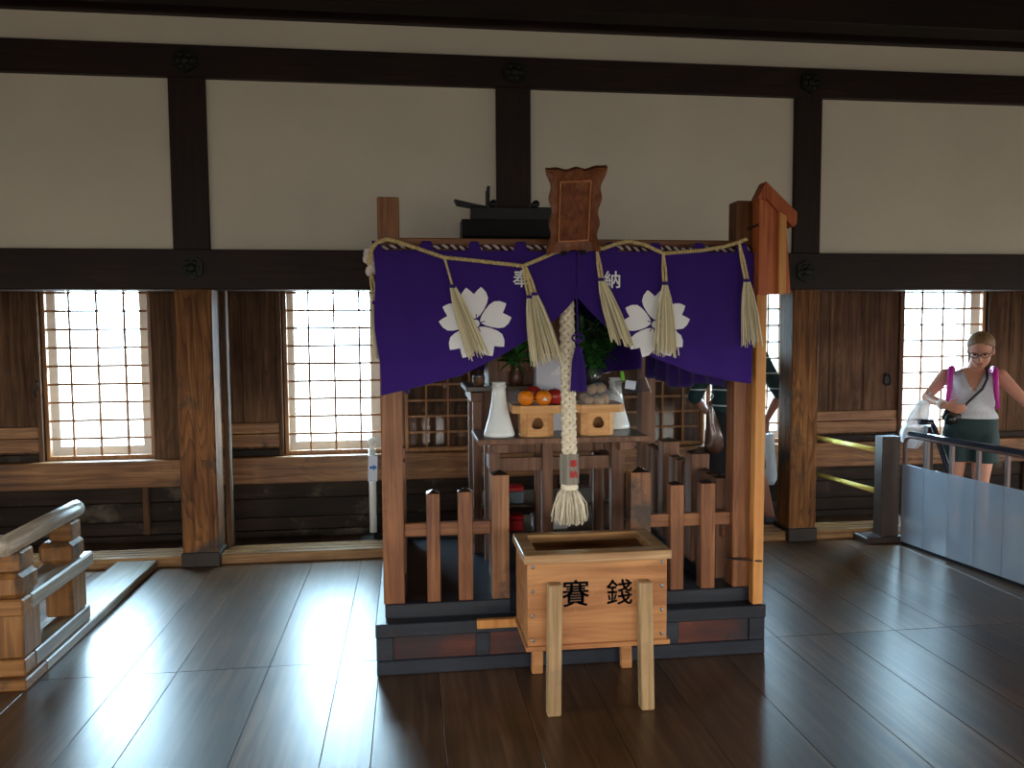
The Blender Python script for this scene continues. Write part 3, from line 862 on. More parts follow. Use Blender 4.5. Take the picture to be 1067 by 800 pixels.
for i in range(N_):
    f = i / N_
    outer.append((W1 + .004 - 2 * (W1 + .004) * f, H - (.014 * math.sin(f * PI) - .012 * math.sin(f * 3 * PI) ** 2 * math.sin(f * PI)))); inner.append((iw - 2 * iw * f, it))
for i in range(N_):
    f = 1 - i / N_
    outer.append((-(W0 + (W1 - W0) * f + .012 * (abs(f - .5) * 2) ** 6 - .008 + side_wave(f)), f * H)); inner.append((-iw, ib + (it - ib) * f))
mb = MB(); bm = mb.bm
mid = [((a[0] * .55 + c[0] * .45), (a[1] * .55 + c[1] * .45)) for a, c in zip(outer, inner)]
L0 = [bm.verts.new(PL(u, v, -.012)) for u, v in outer]; L1 = [bm.verts.new(PL(u, v, .018)) for u, v in outer]
L2 = [bm.verts.new(PL(u, v, .006)) for u, v in mid]; L3 = [bm.verts.new(PL(u, v, -.004)) for u, v in inner]
n = len(outer)
for A, D in ((L0, L1), (L1, L2), (L2, L3)):
    for i in range(n): bm.faces.new((A[i], A[(i + 1) % n], D[(i + 1) % n], D[i]))
bm.faces.new(L0)
bmesh.ops.recalc_face_normals(bm, faces=bm.faces[:])
mb.build('carved_frame', plaque_m, PQ)
mb = MB(); rot = Matrix((ex, -en, ey)).transposed()
def pbox(u0, u1, v0, v1, w0, w1):
    mb.obb(PL((u0 + u1) / 2, (v0 + v1) / 2, (w0 + w1) / 2), (u1 - u0, abs(w1 - w0), v1 - v0), rot, .001)
pbox(-iw, iw, ib, it, -.012, -.003)
mb.build('inner_board', plaque_m, PQ)
mb = MB()
pbox(-iw, -iw + .006, ib, it, -.004, .004); pbox(iw - .006, iw, ib, it, -.004, .004)
pbox(-iw, iw, ib, ib + .006, -.004, .004); pbox(-iw, iw, it - .006, it, -.004, .004)
mb.build('border_strip', plaque_l, PQ)
mb = MB()
for u in (-.045, .04): pbox(u - .012, u + .012, .0, .018, .018, .028)
mb.build('iron_clasp', iron_m, PQ)

# ------------------------------------------------------------------ wooden gabled sign on a pale post, right of the shrine
SG = thing('gabled_sign', 'orange cedar sign with gabled top on a pale post at the shrine right corner', 'sign', (1.66, 3.57, .24))
bx('post', post_m, (1.604, 1.654, 3.532, 3.582, .24, 2.08), SG)
def q(px, py): v = at(px, py, 3.5); return (v.x, v.z)
poly = [q(787, 307.5), q(822.5, 306), q(818, 228), q(796, 206), q(787, 208)]
MB().prism(poly, 3.49, 3.53).build('board', sign_m, SG)
poly = [q(787, 307), q(796, 307), q(796, 212), q(788, 208)]
MB().prism(poly, 3.466, 3.489).build('batten', sign_m, SG)
poly = [q(808, 306), q(815.5, 306), q(816, 226), q(809, 222)]
MB().prism(poly, 3.466, 3.489).build('batten', post_m, SG)
poly = [q(796, 190), q(828, 222), q(827.5, 234), q(824, 237), q(813, 226), q(796.5, 208)]
MB().prism(poly, 3.475, 3.55).build('roof_board', sign_m, SG)
poly = [q(795.6, 191), q(796, 209), q(790, 208), q(787.5, 207)]
MB().prism(poly, 3.475, 3.55).build('roof_board', sign_m, SG)
c = at(790, 234, 3.46); MB().tube([c, c + Vector((-.02, .06, -.01))], .005, 8).build('peg', iron_m, SG, True)
c = at(788, 585, 3.52); MB().tube([c + Vector((-.12, .07, 0)), c + Vector((.03, .0, 0))], .004, 6).build('tie_wire', iron_m, SG)

# ------------------------------------------------------------------ bell rope
RX, RY = .722, 3.56
BR = thing('bell_rope', 'thick braided hemp bell rope with grey wooden sleeve and fluffy tassel', 'rope', (RX, RY, .66))
zt, zs1, zs0, zb = 1.874, .985, .845, .655
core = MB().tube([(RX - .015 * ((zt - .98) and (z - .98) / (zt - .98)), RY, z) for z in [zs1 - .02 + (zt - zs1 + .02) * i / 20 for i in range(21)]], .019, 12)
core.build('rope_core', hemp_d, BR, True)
path = [(RX - .015 * (z - .98) / (zt - .98), RY, z) for z in [zs1 - .02 + (zt - zs1 + .02) * i / 40 for i in range(41)]]
wv = MB()
TURNS = 6.2; nn_ = 220
for dirn in (1, -1):
    for c in range(4):
        pts = []
        for i in range(nn_ + 1):
            f = i / nn_; p = Vector(path[0]).lerp(Vector(path[-1]), f)
            a = dirn * 2 * PI * TURNS * f + 2 * PI * c / 4
            r = .0232 + .0042 * dirn * math.cos(4 * a)
            pts.append(p + Vector((r * math.cos(a), r * math.sin(a), 0)))
        wv.tube(pts, .0100, 7)
wv.build('braid', hemp, BR, True)
hexa = [(RX + .046 * math.cos(PI / 6 * 0 + k * PI / 3 + .12), RY + .046 * math.sin(k * PI / 3 + .12)) for k in range(6)]
sl = MB().prism(hexa, zs0, zs1, 'Z').build('wooden_sleeve', sleeve_m, BR)
for ch, z in (('奉', .943), ('納', .895)):
    a = -PI / 2 + PI / 6
    nrm_a = -PI / 3 + .12 + PI / 6 - PI / 6
    fa = [(hexa[k], hexa[(k + 1) % 6]) for k in range(6)]
    face = max(fa, key=lambda e: -(e[0][1] + e[1][1]) + .25 * (e[0][0] + e[1][0]))
    e = Vector((face[1][0] - face[0][0], face[1][1] - face[0][1], 0)).normalized()
    if e.x < 0: e = -e
    nn = Vector((e.y, -e.x, 0))
    c = Vector(((face[0][0] + face[1][0]) / 2, (face[0][1] + face[1][1]) / 2, z)) + nn * .0008 + e * .006
    r3 = Matrix((e, -nn, Vector((0, 0, 1)))).transposed()
    glyph_at('painted_character', ch, .036, c, red_ink, sl, bold=.03, rot=r3)
m = MB()
m.lathe([(.034, 0), (.04, -.008), (.041, -.02), (.036, -.028)], (RX, RY, zs0), 20)
m.build('tassel_band', hemp, BR, True)
m = MB()
for i in range(340):
    a = random.uniform(0, 2 * PI); rr = math.sqrt(random.uniform(.02, 1))
    s = Vector((RX + .034 * rr * math.cos(a), RY + .034 * rr * math.sin(a), zs0 - .024))
    R1 = .084 * rr * random.uniform(.82, 1.12)
    e = Vector((RX + .004 + R1 * math.cos(a), RY + R1 * math.sin(a) * .95, zb + random.uniform(-.008, .022) + .016 * rr))
    md = s.lerp(e, .5) + Vector((math.cos(a), math.sin(a), 0)) * .014 * rr + Vector((random.uniform(-.009, .009), random.uniform(-.006, .006), 0))
    m.tube([s, s.lerp(e, .2) + Vector((math.cos(a), math.sin(a), 0)) * .01 * rr, md, e], [.0034, .0036, .0034, .0022], 4)
m.build('fluffy_tassel', hemp_fluff, BR, True)

# ------------------------------------------------------------------ purple tassel at the curtain's slit
PT = thing('purple_tassel', 'purple silk tassel hanging on a cord from the middle of the curtain', 'tassel', at(603, 407, 3.50))
c0, c1, c2, c3 = at(601, 300, 3.47), at(602, 352, 3.49), at(602.5, 366, 3.50), at(603, 407, 3.50)
MB().tube([c0, c1, c2], .0035, 6).build('cord', purple, PT)
m = MB()
for s in (-1, 1):
    m.tube([c1 + Vector((.022 * s * math.sin(t), -.004, .022 * math.cos(t) * .8)) + Vector((.004 * s, 0, 0)) for t in [i * PI / 8 for i in range(9)]], .004, 6)
m.ball(c1 + Vector((0, -.003, -.012)), .013, 10, 8)
m.build('knot', purple, PT, True)
m = MB()
for i in range(70):
    a = random.uniform(0, 2 * PI); rr = math.sqrt(random.random())
    s = c2 + Vector((.016 * rr * math.cos(a), .012 * rr * math.sin(a), 0)); e = c3 + Vector((.037 * rr * math.cos(a), .022 * rr * math.sin(a), random.uniform(-.006, .006)))
    m.tube([s, s.lerp(e, .3) + Vector((.006 * math.cos(a) * rr, 0, 0)), e], .0032, 4)
m.lathe([(.012, .02), (.017, .012), (.018, -.004)], c2, 14)
m.build('silk_strands', purple, PT)

# ------------------------------------------------------------------ altar tables
TZ = .985
T1 = thing('altar_table', 'front altar table of brown wood with dark top holding the fruit stands', 'table', (.8, 4.3, .243))
TX0, TX1, TY0, TY1 = .345, 1.262, 4.10, 4.50
bx('table_top', tabletop_m, (TX0, TX1, TY0, TY1, TZ - .024, TZ), T1, .004)
bx('front_edging', table_m, (TX0 + .001, TX1 - .001, TY0 - .006, TY0 - .0005, TZ - .03, TZ - .003), T1, 0)
for px0, px1 in ((510, 521), (565, 576), (637, 650)):
    a, b = at(px0, 500, 4.14).x, at(px1, 500, 4.14).x
    bx('leg', table_m, (a, b, 4.13, 4.19, .243, TZ - .026), T1)
for x in (.41, .70, 1.04):
    bx('leg', table_m, (x, x + .055, 4.42, 4.475, .243, TZ - .026), T1)
a, b = at(540, 477, 4.14).z, at(540, 491, 4.14).z
bx('stretcher', table_m, (.46, 1.06, 4.15, 4.18, b, a), T1)
bx('stretcher', table_m, (.46, 1.06, 4.43, 4.46, b + .05, a + .05), T1)
for x in (.418, 1.075):
    bx('stretcher', table_m, (x, x + .035, 4.191, 4.419, b - .01, a - .01), T1)
for x in (.42, 1.10):
    bx('bearer', table_m, (x, x + .085, 4.085, 4.5, TZ - .075, TZ - .028), T1)
UZ = 1.228
T2 = thing('back_altar_table', 'taller altar table with grey-brown top behind the fruit stands, holding the green sprigs', 'table', (.8, 4.8, .243))
bx('table_top', tabletop_m, (.318, 1.24, 4.55, 5.0, UZ - .03, UZ), T2, .004)
bx('panel_board', table_m, (.40, 1.17, 4.66, 4.68, .90, UZ - .032), T2, 0)
for x in (.36, 1.14):
    bx('leg', table_m, (x, x + .05, 4.58, 4.63, .243, UZ - .032), T2)
    bx('leg', table_m, (x, x + .05, 4.93, 4.98, .243, UZ - .032), T2)
for x in (.345, 1.13):
    bx('bearer', table_m, (x, x + .07, 4.535, 4.99, UZ - .085, UZ - .032), T2)
SH1, SH0 = .545, .385
bx('shelf', tabletop_m, (.40, 1.17, 4.50, 4.92, SH1 - .018, SH1), T2)
bx('shelf', tabletop_m, (.40, 1.17, 4.50, 4.92, SH0 - .018, SH0), T2)
# things stored on its shelves
def tin(name, label, c, w, d, h, mat, mat2=None):
    r = thing(name, label, 'box', c)
    MB().box(c[0] - w / 2, c[0] + w / 2, c[1] - d / 2, c[1] + d / 2, c[2], c[2] + h * .72, .006).build('body', mat, r)
    MB().box(c[0] - w / 2 - .003, c[0] + w / 2 + .003, c[1] - d / 2 - .003, c[1] + d / 2 + .003, c[2] + h * .72, c[2] + h, .006).build('lid', mat2 or mat, r)
v = at(536, 524, 4.56)
tin('storage_tin', 'blue-grey tin with red lid on the upper shelf under the altar', (.594, 4.57, SH1), .10, .1, .10, blue_grey, red_tin)
tin('storage_tin', 'all-red tin on the lower shelf under the altar', (.594, 4.57, SH0), .10, .1, .09, red_tin)
tin('paper_box', 'white paper box under the altar beside the hemp tassel', (.745, 4.57, SH0), .085, .1, .085, white_paper)
tin('paper_box', 'white paper box under the altar partly behind the hemp tassel', (.86, 4.57, SH0), .09, .1, .08, white_paper)

# miniature shrine behind
M = thing('miniature_shrine', 'small black-roofed shrine seen above the front beam, behind the plaque', 'shrine', (.70, 4.78, UZ))
bx('body', table_m, (.46, .94, 4.66, 4.93, UZ, 1.90), M)
bx('door', shr, (.52, .695, 4.645, 4.659, UZ + .08, 1.80), M); bx('door', shr, (.705, .88, 4.645, 4.659, UZ + .08, 1.80), M)
poly = [(4.46, 1.90), (4.47, 1.94), (4.66, 2.10), (4.68, 2.20), (4.86, 2.20), (4.88, 2.10), (4.94, 1.94), (4.945, 1.90)]
MB().prism([(y, z) for y, z in poly], .314, 1.085, 'X').build('roof', roof_m, M)
bx('ridge', roof_m, (.372, 1.028, 4.71, 4.83, 2.20, 2.278), M, .006)
for s in (-1, 1):
    m = MB(); cx = .70
    P = [(cx + s * (u - cx), z) for u, z in ((.46, 2.285), (.46, 2.25), (.40, 2.272), (.29, 2.292), (.275, 2.322), (.40, 2.295))]
    m.prism(P, 4.73, 4.81); m.build('ridge_end', roof_m, M)
    m = MB(); P = [(cx + s * (u - cx), z) for u, z in ((.458, 2.26), (.480, 2.26), (.482, 2.395), (.466, 2.395), (.462, 2.37), (.457, 2.365))]
    m.prism(P, 4.70, 4.73); m.build('finial', roof_m, M)
for x, dx in ((.500, 0), (.752, .0)):
    MB().tube([(x, 4.68, 2.292), (x + .0, 4.86, 2.292)], .022, 14).build('ridge_log', roof_m, M, True)

# ------------------------------------------------------------------ vases, stands and offerings
def vase(c, h=.292, label='', k=1):
    r = thing('sake_vase', label, 'vase', c, 'white flared vases')
    prof = [(.060, 0), (.081, .004), (.084, .014), (.080, .028), (.070, .06), (.056, .11), (.046, .16), (.039, .205), (.036, .24), (.035, .258), (.040, .264), (.040, .272), (.036, .276), (.036, .287), (.039, .290), (.039, h), (.031, h), (.030, .24)]
    MB().lathe([(a * k, b * k) for a, b in prof], c, 32).build('vase_body', ceramic, r, True)
    return r
vase((.470, 4.20, TZ), label='tall white flared porcelain vase at the left end of the front altar table')
vase((1.165, 4.425, TZ), label='white flared vase half hidden behind the right fruit stand')
def sprig(name, label, c, H, pot, n=70, spread=.1, lean=0):
    r = thing(name, label, 'plant', c)
    if pot == 'pot': MB().lathe([(.03, 0), (.042, .03), (.04, .07), (.03, .10), (.034, .115), (.026, .115)], c, 20).build('vase', brown_pot, r, True); z0 = .1
    else: MB().lathe([(.045, 0), (.045, .09), (.042, .092), (.04, .06)], c, 20).build('can', steel, r, True); z0 = .08
    st = MB(); lf = MB(); C = Vector(c)
    for b in range(6):
        a = b * 2 * PI / 6 + .4; top = C + Vector((spread * math.cos(a) * .8 + lean, spread * math.sin(a) * .6, H * random.uniform(.8, 1)))
        base = C + Vector((0, 0, z0)); st.tube([base, base.lerp(top, .5) + Vector((0, 0, .02)), top], [.004, .003, .002], 5)
        for i in range(n // 6):
            t = random.uniform(.15, 1); p = base.lerp(top, t)
            d = Vector((random.gauss(0, 1), random.gauss(0, 1), random.gauss(.2, .6))).normalized()
            ln = random.uniform(.075, .12); w = ln * .24
            sd = d.cross(Vector((0, 0, 1))).normalized(); up = sd.cross(d)
            V = [lf.bm.verts.new(p + d * ln * x + sd * w * y + up * w * zz) for x, y, zz in ((0, 0, 0), (.35, .9, .25), (.7, .75, .2), (1, 0, -.1), (.7, -.75, .2), (.35, -.9, .25), (.5, 0, 0))]
            for j in range(6): lf.bm.faces.new((V[j], V[(j + 1) % 6], V[6]))
    st.build('stems', stem_m, r); lf.build('foliage', leaf_m, r)
    return r
sprig('evergreen_sprig', 'dark green evergreen sprig in a small brown vase, left side of the back altar', (.62, 4.62, UZ), .27, 'pot', 150, .15)
sprig('evergreen_sprig', 'large dark green evergreen sprig in a steel can, right side of the back altar', (1.09, 4.64, UZ), .40, 'can', 240, .16)
v = at(510, 398, 4.62)
m = thing('sake_cup', 'small brown-grey lidded cup at the left end of the back altar', 'cup', (.40, 4.63, UZ))
MB().lathe([(.02, 0), (.034, .012), (.038, .05), (.036, .052), (.03, .02)], (.40, 4.63, UZ), 20).build('cup', table_m, m, True)
MB().lathe([(.038, .052), (.03, .064), (.008, .07), (.008, .08), (.004, .083)], (.40, 4.63, UZ), 20).build('cup_lid', steel, m, True)
# tall pale carton with white zigzag paper
cb = thing('tall_carton', 'tall pale carton standing between the two fruit stands', 'carton', (.775, 4.40, TZ))
bx('carton_body', carton_m, (.70, .86, 4.385, 4.49, TZ, 1.41), cb, .003)
bx('carton_lid_flap', white_paper, (.699, .861, 4.38, 4.492, 1.41, 1.417), cb, .001)
MB().prism([(.775, 1.30), (.855, 1.37), (.857, 1.30)], 4.378, 4.384).build('white_paper_fold', white_paper, cb)
def octo(x0, x1, y0, y1, c):
    return [(x0 + c, y0), (x1 - c, y0), (x1, y0 + c), (x1, y1 - c), (x1 - c, y1), (x0 + c, y1), (x0, y1 - c), (x0, y0 + c)]
def stand(cx, y, label, hw=.137, bw=.086):
    r = thing('offering_stand', label, 'stand', (cx, y, TZ), 'pale cypress offering stands')
    b = MB(); d = bw
    # base tube with a clover-shaped hole in the front face
    z0, z1 = TZ, TZ + .128
    oc = octo(cx - bw, cx + bw, y - d, y + d, .03)
    n = len(oc); t = .008
    hole = []
    hz = TZ + .068
    for k in range(24):
        a = 2 * PI * k / 24 - PI / 2
        rad = .0275 * (1 + .2 * abs(math.cos(1.5 * (a - PI / 2))))
        hole.append((cx - .002 + rad * math.cos(a), hz + rad * math.sin(a)))
    bm = b.bm
    for i in range(n):
        p, q_ = oc[i], oc[(i + 1) % n]
        if i == 0: continue
        bm.faces.new([bm.verts.new(v) for v in ((p[0], p[1], z0), (q_[0], q_[1], z0), (q_[0], q_[1], z1), (p[0], p[1], z1))])
    # front face as a ring around the hole
    xa, xb, yy = oc[0][0], oc[1][0], oc[0][1]
    O = []
    for k in range(24):
        a = 2 * PI * k / 24 - PI / 2; ca, sa = math.cos(a), math.sin(a)
        tx = ((xb if ca > 0 else xa) - (cx - .002)) / ca if abs(ca) > 1e-6 else 9
        tz = ((z1 if sa > 0 else z0) - hz) / sa if abs(sa) > 1e-6 else 9
        s = min(abs(tx), abs(tz)); O.append((cx - .002 + s * ca, hz + s * sa))
    for cx_, cz_ in ((xa, z0), (xb, z0), (xb, z1), (xa, z1)):
        k = min(range(24), key=lambda k: (O[k][0] - cx_) ** 2 + (O[k][1] - cz_) ** 2); O[k] = (cx_, cz_)
    VO = [bm.verts.new((x, yy, z)) for x, z in O]; VH = [bm.verts.new((x, yy, z)) for x, z in hole]
    for k in range(24): bm.faces.new((VO[k], VO[(k + 1) % 24], VH[(k + 1) % 24], VH[k]))
    bmesh.ops.recalc_face_normals(bm, faces=bm.faces[:])
    b.build('stand_base', hinoki, r, False, .007)
    m = MB(); zt = TZ + .128
    m.prism(octo(cx - hw + .004, cx + hw - .004, y - hw + .004, y + hw - .004, .035), zt, zt + .006, 'Z')
    m.build('tray_bottom', hinoki, r)
    m = MB()
    o1 = octo(cx - hw, cx + hw, y - hw, y + hw, .036); o2 = octo(cx - hw + .008, cx + hw - .008, y - hw + .008, y + hw - .008, .034)
    A = [m.bm.verts.new((x, yv, zt)) for x, yv in o1]; Bv = [m.bm.verts.new((x, yv, zt + .042)) for x, yv in o1]
    Cv = [m.bm.verts.new((x, yv, zt + .042)) for x, yv in o2]; D = [m.bm.verts.new((x, yv, zt)) for x, yv in o2]
    for P, Q in ((A, Bv), (Bv, Cv), (Cv, D), (D, A)):
        for i in range(8): m.bm.faces.new((P[i], P[(i + 1) % 8], Q[(i + 1) % 8], Q[i]))
    bmesh.ops.recalc_face_normals(m.bm, faces=m.bm.faces[:])
    m.build('tray_rim', hinoki, r)
    return r
S1, S2, SYC = .672, 1.002, 4.24
stand(S1, SYC, 'pale cypress stand with clover hole, carrying oranges and apples'); stand(S2, SYC, 'pale cypress stand with clover hole, carrying a plastic bag of taro')
FZ = TZ + .134
def fruit(name, label, c, r, mat, group, cat, squash=.92):
    o = thing(name, label, cat, (c[0], c[1], c[2] - r * squash), group)
    m = MB(); prof = [(.001, -.86), (.25, -.93), (.5, -.86), (.8, -.6), (1, 0), (.9, .45), (.65, .8), (.35, .95), (.14, .92), (.001, .84)]
    m.lathe([(a * r, b * r * squash) for a, b in prof], c, 24); m.build('flesh', mat, o, True)
    MB().tube([(c[0], c[1], c[2] + r * squash * .84), (c[0] + .003, c[1], c[2] + r * squash * .84 + .012)], .0025, 6).build('stalk', stem_m, o)
    return o
ZB = FZ + .047
for z in (0,):
    fruit('orange', 'bright orange fruit at the front left of the tray', (.610, 4.165, FZ + 0.072), .045, orange_m, 'oranges on the stand', 'fruit')
    o = fruit('orange', 'bright orange fruit with a white paper tag, next to the rope side', (.703, 4.165, FZ + 0.072), .046, orange_m, 'oranges on the stand', 'fruit')
    MB().prism([(.69, FZ + .061), (.72, FZ + .061), (.704, FZ + .078)], 4.116, 4.122).build('paper_tag', white_paper, o)
    fruit('apple', 'dark red apple half hidden behind the two oranges', (.662, 4.255, FZ + 0.091), .046, apple_m, 'apples on the stand', 'fruit')
    fruit('apple', 'red striped apple beside the bell rope', (.785 - .015, 4.20, FZ + 0.074), .048, apple_m, 'apples on the stand', 'fruit')
# fruit cushion in the tray so that the fruit sits at rim height
tag(bx('tray_paper', white_paper, (S1 - .115, S1 + .115, SYC - .115, SYC + .115, FZ, FZ + .029), None, .003), 'folded white paper lining the tray under the oranges', 'paper')
m = MB()
c = Vector((.76, 4.30, FZ + .075))
for i in range(26):
    d = Vector((random.gauss(0, 1), random.gauss(0, .7), abs(random.gauss(.4, .6)))).normalized(); ln = random.uniform(.03, .055)
    sd = d.cross(Vector((0, 0, 1))).normalized()
    V = [m.bm.verts.new(c + d * ln * x + sd * ln * y) for x, y in ((0, 0), (.5, .16), (1, 0), (.5, -.16))]; m.bm.faces.new(V)
pn = thing('pineapple', 'small leafy-topped fruit behind the apples', 'fruit', (.76, 4.30, FZ + .002))
m.build('leaf_tuft', leaf_m, pn)
MB().lathe([(.015, .003), (.034, .02), (.038, .045), (.028, .072), (.008, .08)], (.76, 4.30, FZ), 16).build('flesh', plain('pineapple_skin', 'a8683c', .6, noise=.4, nscale=60, bump=.5), pn, True)
# clear wrapper left of the oranges
def crumple(cx, cy_, z0, w, d, h, seed, n=14, lift=None):
    rnd = random.Random(seed); ph = [rnd.uniform(0, 6) for _ in range(6)]
    m = MB()
    def f(u, v):
        x = cx - w / 2 + w * u; y = cy_ - d / 2 + d * v; e = (4 * u * (1 - u)) ** .5 * (4 * v * (1 - v)) ** .5
        z = z0 + h * e * (.75 + .12 * math.sin(u * 9 + ph[0]) + .12 * math.sin(v * 8 + ph[1] + u * 4)) + .005 * math.sin(u * 30 + v * 21 + ph[2])
        if lift: z += lift(u, v)
        return (x, y, max(z0 + .001, z))
    m.grid(f, n, n); return m
m = crumple(.574, 4.31, FZ + .002, .10, .10, .12, 3, lift=lambda u, v: .03 * (1 - u) ** 2)
tag(m.build('plastic_wrapper', film, None, True), 'crumpled clear plastic wrapper behind the oranges', 'plastic wrapper')
# produce bag on the right stand
taros = [(.955, 4.18, .04, .030), (1.005, 4.17, .038, .034), (1.045, 4.19, .045, .032), (.985, 4.235, .078, .033), (1.035, 4.245, .082, .034), (.945, 4.25, .05, .03)]
for i, (x, y, z, r) in enumerate(taros):
    z += .012 if z < .06 else .03; o = MB(); o.ball((x, y, FZ + z), (r, r * .85, r * .78), 14, 10, Matrix.Rotation(i * .7, 3, 'Y').to_euler())
    tag(o.build('taro', taro_m, None, True), 'brown taro root inside the clear bag on the right fruit stand', 'vegetable', 'taro roots in the clear bag')
pbag = thing('produce_bag', 'clear plastic produce bag spread over the right fruit stand', 'plastic bag', (1.0, 4.22, FZ))
crumple(1.01, 4.215, FZ + .006, .25, .22, .165, 5, 20, lift=lambda u, v: .035 * u ** 3).build('bag_film', film, pbag, True)
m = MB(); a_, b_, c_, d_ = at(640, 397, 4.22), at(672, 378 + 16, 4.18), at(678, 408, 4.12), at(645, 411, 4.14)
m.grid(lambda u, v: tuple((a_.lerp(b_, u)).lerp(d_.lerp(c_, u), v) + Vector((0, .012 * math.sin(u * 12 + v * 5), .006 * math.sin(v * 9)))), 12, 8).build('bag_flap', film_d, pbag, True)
m = MB(); m.tube([b_ + Vector((.003, 0, .004)), c_ + Vector((.002, 0, -.002))], .004, 6); m.build('zip_edge', white_cord, pbag)
a_ = at(657, 401, 4.14); MB().obb(a_, (.058, .004, .046), Matrix.Rotation(.15, 3, 'Y'), .001).build('paper_label', sign_card, pbag)
a_ = at(651, 394, 4.17); MB().obb(a_ + Vector((-.012, 0, .012)), (.02, .012, .052), Matrix.Rotation(-.2, 3, 'Y'), .004).build('green_sticker', green_lbl, pbag)

# ------------------------------------------------------------------ brown plastic bag on a hook behind the fence
hb = thing('hanging_bag', 'brown plastic carrier bag hanging from a hook behind the right fence', 'bag', at(744, 472, 5.02))
c = at(744, 472, 5.02); tp = at(741, 418, 5.02)
m = MB(); n = 20; rings = []
for i in range(13):
    t = i / 12; z = c.z + (tp.z - c.z) * t
    w = interp([(0, .030), (.05, .048), (.15, .058), (.35, .060), (.5, .048), (.65, .032), (.8, .018), (1, .006)], t)
    rings.append(((c.x + (tp.x - c.x) * t + .008 * math.sin(t * 5), c.y, z), max(w, .006), max(w * .6, .005)))
m.loft(rings, n)
for v in m.bm.verts:
    a = math.atan2(v.co.y - c.y, v.co.x - c.x); v.co.x += .005 * math.sin(a * 7 + v.co.z * 20); v.co.y += .005 * math.cos(a * 5 + v.co.z * 30)
m.build('bag_body', brown_bag, hb, True)
MB().tube([tp + Vector((0, 0, -.01)), tp + Vector((.004, 0, .02)), tp + Vector((.0, 0, .035))], .006, 8).build('bag_neck', brown_bag, hb, True)
m = MB(); h0 = tp + Vector((0, 0, .03))
m.tube([h0 + Vector((.014 * math.sin(t), -.002, .014 * math.cos(t) + .006)) for t in [i * .42 for i in range(12)]] , .003, 6)
m.tube([h0 + Vector((0, 0, .02)), h0 + Vector((.02, .0, .25)), Vector((h0.x, h0.y, 1.42))], .0025, 6)
hk = tag(m.build('wire_hook', steel), 'wire hook holding the brown plastic bag', 'hook')
tag(bx('hook_batten', table_m, (1.56, 2.1, 5.02, 5.05, 1.40, 1.44)), 'thin wooden batten behind the curtain that carries the wire hook', 'batten')

# ------------------------------------------------------------------ stanchion with arrow
st = thing('sign_stanchion', 'white pole with a blue arrow card on a black round base', 'stanchion', (-.283, 5.86, 0))
X0, Y0 = -.283, 5.86
MB().lathe([(.001, 0), (.115, 0), (.118, .02), (.10, .04), (.04, .06), (.028, .075), (.001, .075)], (X0, Y0, 0), 28).build('base', black_rub, st, True)
MB().tube([(X0, Y0, .07), (X0, Y0, .69)], .026, 20).build('pole', white_pl, st, True)
m = MB(); m.lathe([(.018, .69), (.022, .70), (.012, .712), (.022, .722), (.030, .74), (.026, .765), (.012, .778), (.001, .779)], (X0, Y0, 0), 20); m.build('cap', white_pl, st, True)
cd_ = at(388.5, 488, 5.83)
m = MB(); m.obb((cd_.x, 5.824, cd_.z), (.066, .006, .19), Matrix.Rotation(.03, 3, 'Y'), .001); sc_ = m.build('card', sign_card, st)
a_ = at(389, 487, 5.82); k = .0035 * 1.9
ar = [(-4, -1.6), (0, -1.6), (0, -3.6), (4.2, 0), (0, 3.6), (0, 1.6), (-4, 1.6)]
MB().prism([(a_.x + u * k, a_.z + v * k) for u, v in ar], 5.8195, 5.8205).build('arrow', blue_ink, sc_)

# ------------------------------------------------------------------ barrier post with yellow bars
bp_ = thing('barrier_post', 'dark brown post with two yellow bars, right of the right-hand pillar', 'barrier', (3.445, 5.34, 0))
bx('post', post_dark, (3.375, 3.515, 5.30, 5.40, .04, .768), bp_, .005)
MB().box(3.24, 3.535, 5.25, 5.43, 0, .045, .006).build('foot', post_dark, bp_)
for px, py, qx, qy in ((917, 470, 853, 455.5), (917, 513, 853, 488.5)):
    a_ = at(px, py, 5.36); d = ray(qx, qy); f_ = Vector((0, 0, CAM_H)) + d * ((a_.z - CAM_H) / d.z)
    yy = min(f_.y, 6.10); b_ = at(qx, qy, yy); b_.z = a_.z
    MB().tube([a_ + Vector((.02, 0, 0)), b_ + (b_ - a_).normalized() * .02], .0195, 16).build('bar', yellow_m, bp_, True)
m = MB(); m.box(3.517, 3.523, 5.30, 5.34, .07, .11, 0); m.box(3.517, 3.523, 5.30, 5.34, .13, .19, 0); m.build('tape_tag', white_paper, bp_)

# ------------------------------------------------------------------ metal stair fence with frosted panels
fd = Vector((.12, -1.0, 0)).normalized(); f0 = Vector((3.5, 5.228, 0)); fnn = Vector((fd.y, -fd.x, 0))    # towards the room
if fnn.x > 0: fnn = -fnn
FN = thing('stair_fence', 'metal stair fence with frosted grey panels and dark handrail at the right', 'fence', f0)
LEN = 2.6
Rf = Matrix((fd, -fnn if False else Vector((-fd.y, fd.x, 0)), Vector((0, 0, 1)))).transposed()
def along(s, z, off=0): return f0 + fd * s + fnn * off + Vector((0, 0, z))
gaps = [0.21 + .217 * i for i in range(12)]
for s in gaps[:11]:
    m = MB(); m.obb(along(s, .40, -.003), (.024, .024, .77), Rf, .002); m.build('baluster', fence_m, FN)
m = MB(); m.tube([along(.0, .0), along(0, .73), along(.012, .765), along(.05, .785), along(LEN, .785)], .015, 10); m.build('end_frame', fence_m, FN, True)
m = MB(); m.obb(along(LEN / 2 + .02, .805), (LEN - .04, .05, .032), Rf, .010); m.build('handrail', rail_dark, FN)
e = 0.014
bounds = [0] + gaps
for a_, b_ in zip(bounds, bounds[1:]):
    m = MB(); m.obb(along((a_ + b_) / 2, .302, .017), (b_ - a_ - .004, .008, .56), Rf, .001); m.build('frosted_panel', panel_m, FN)
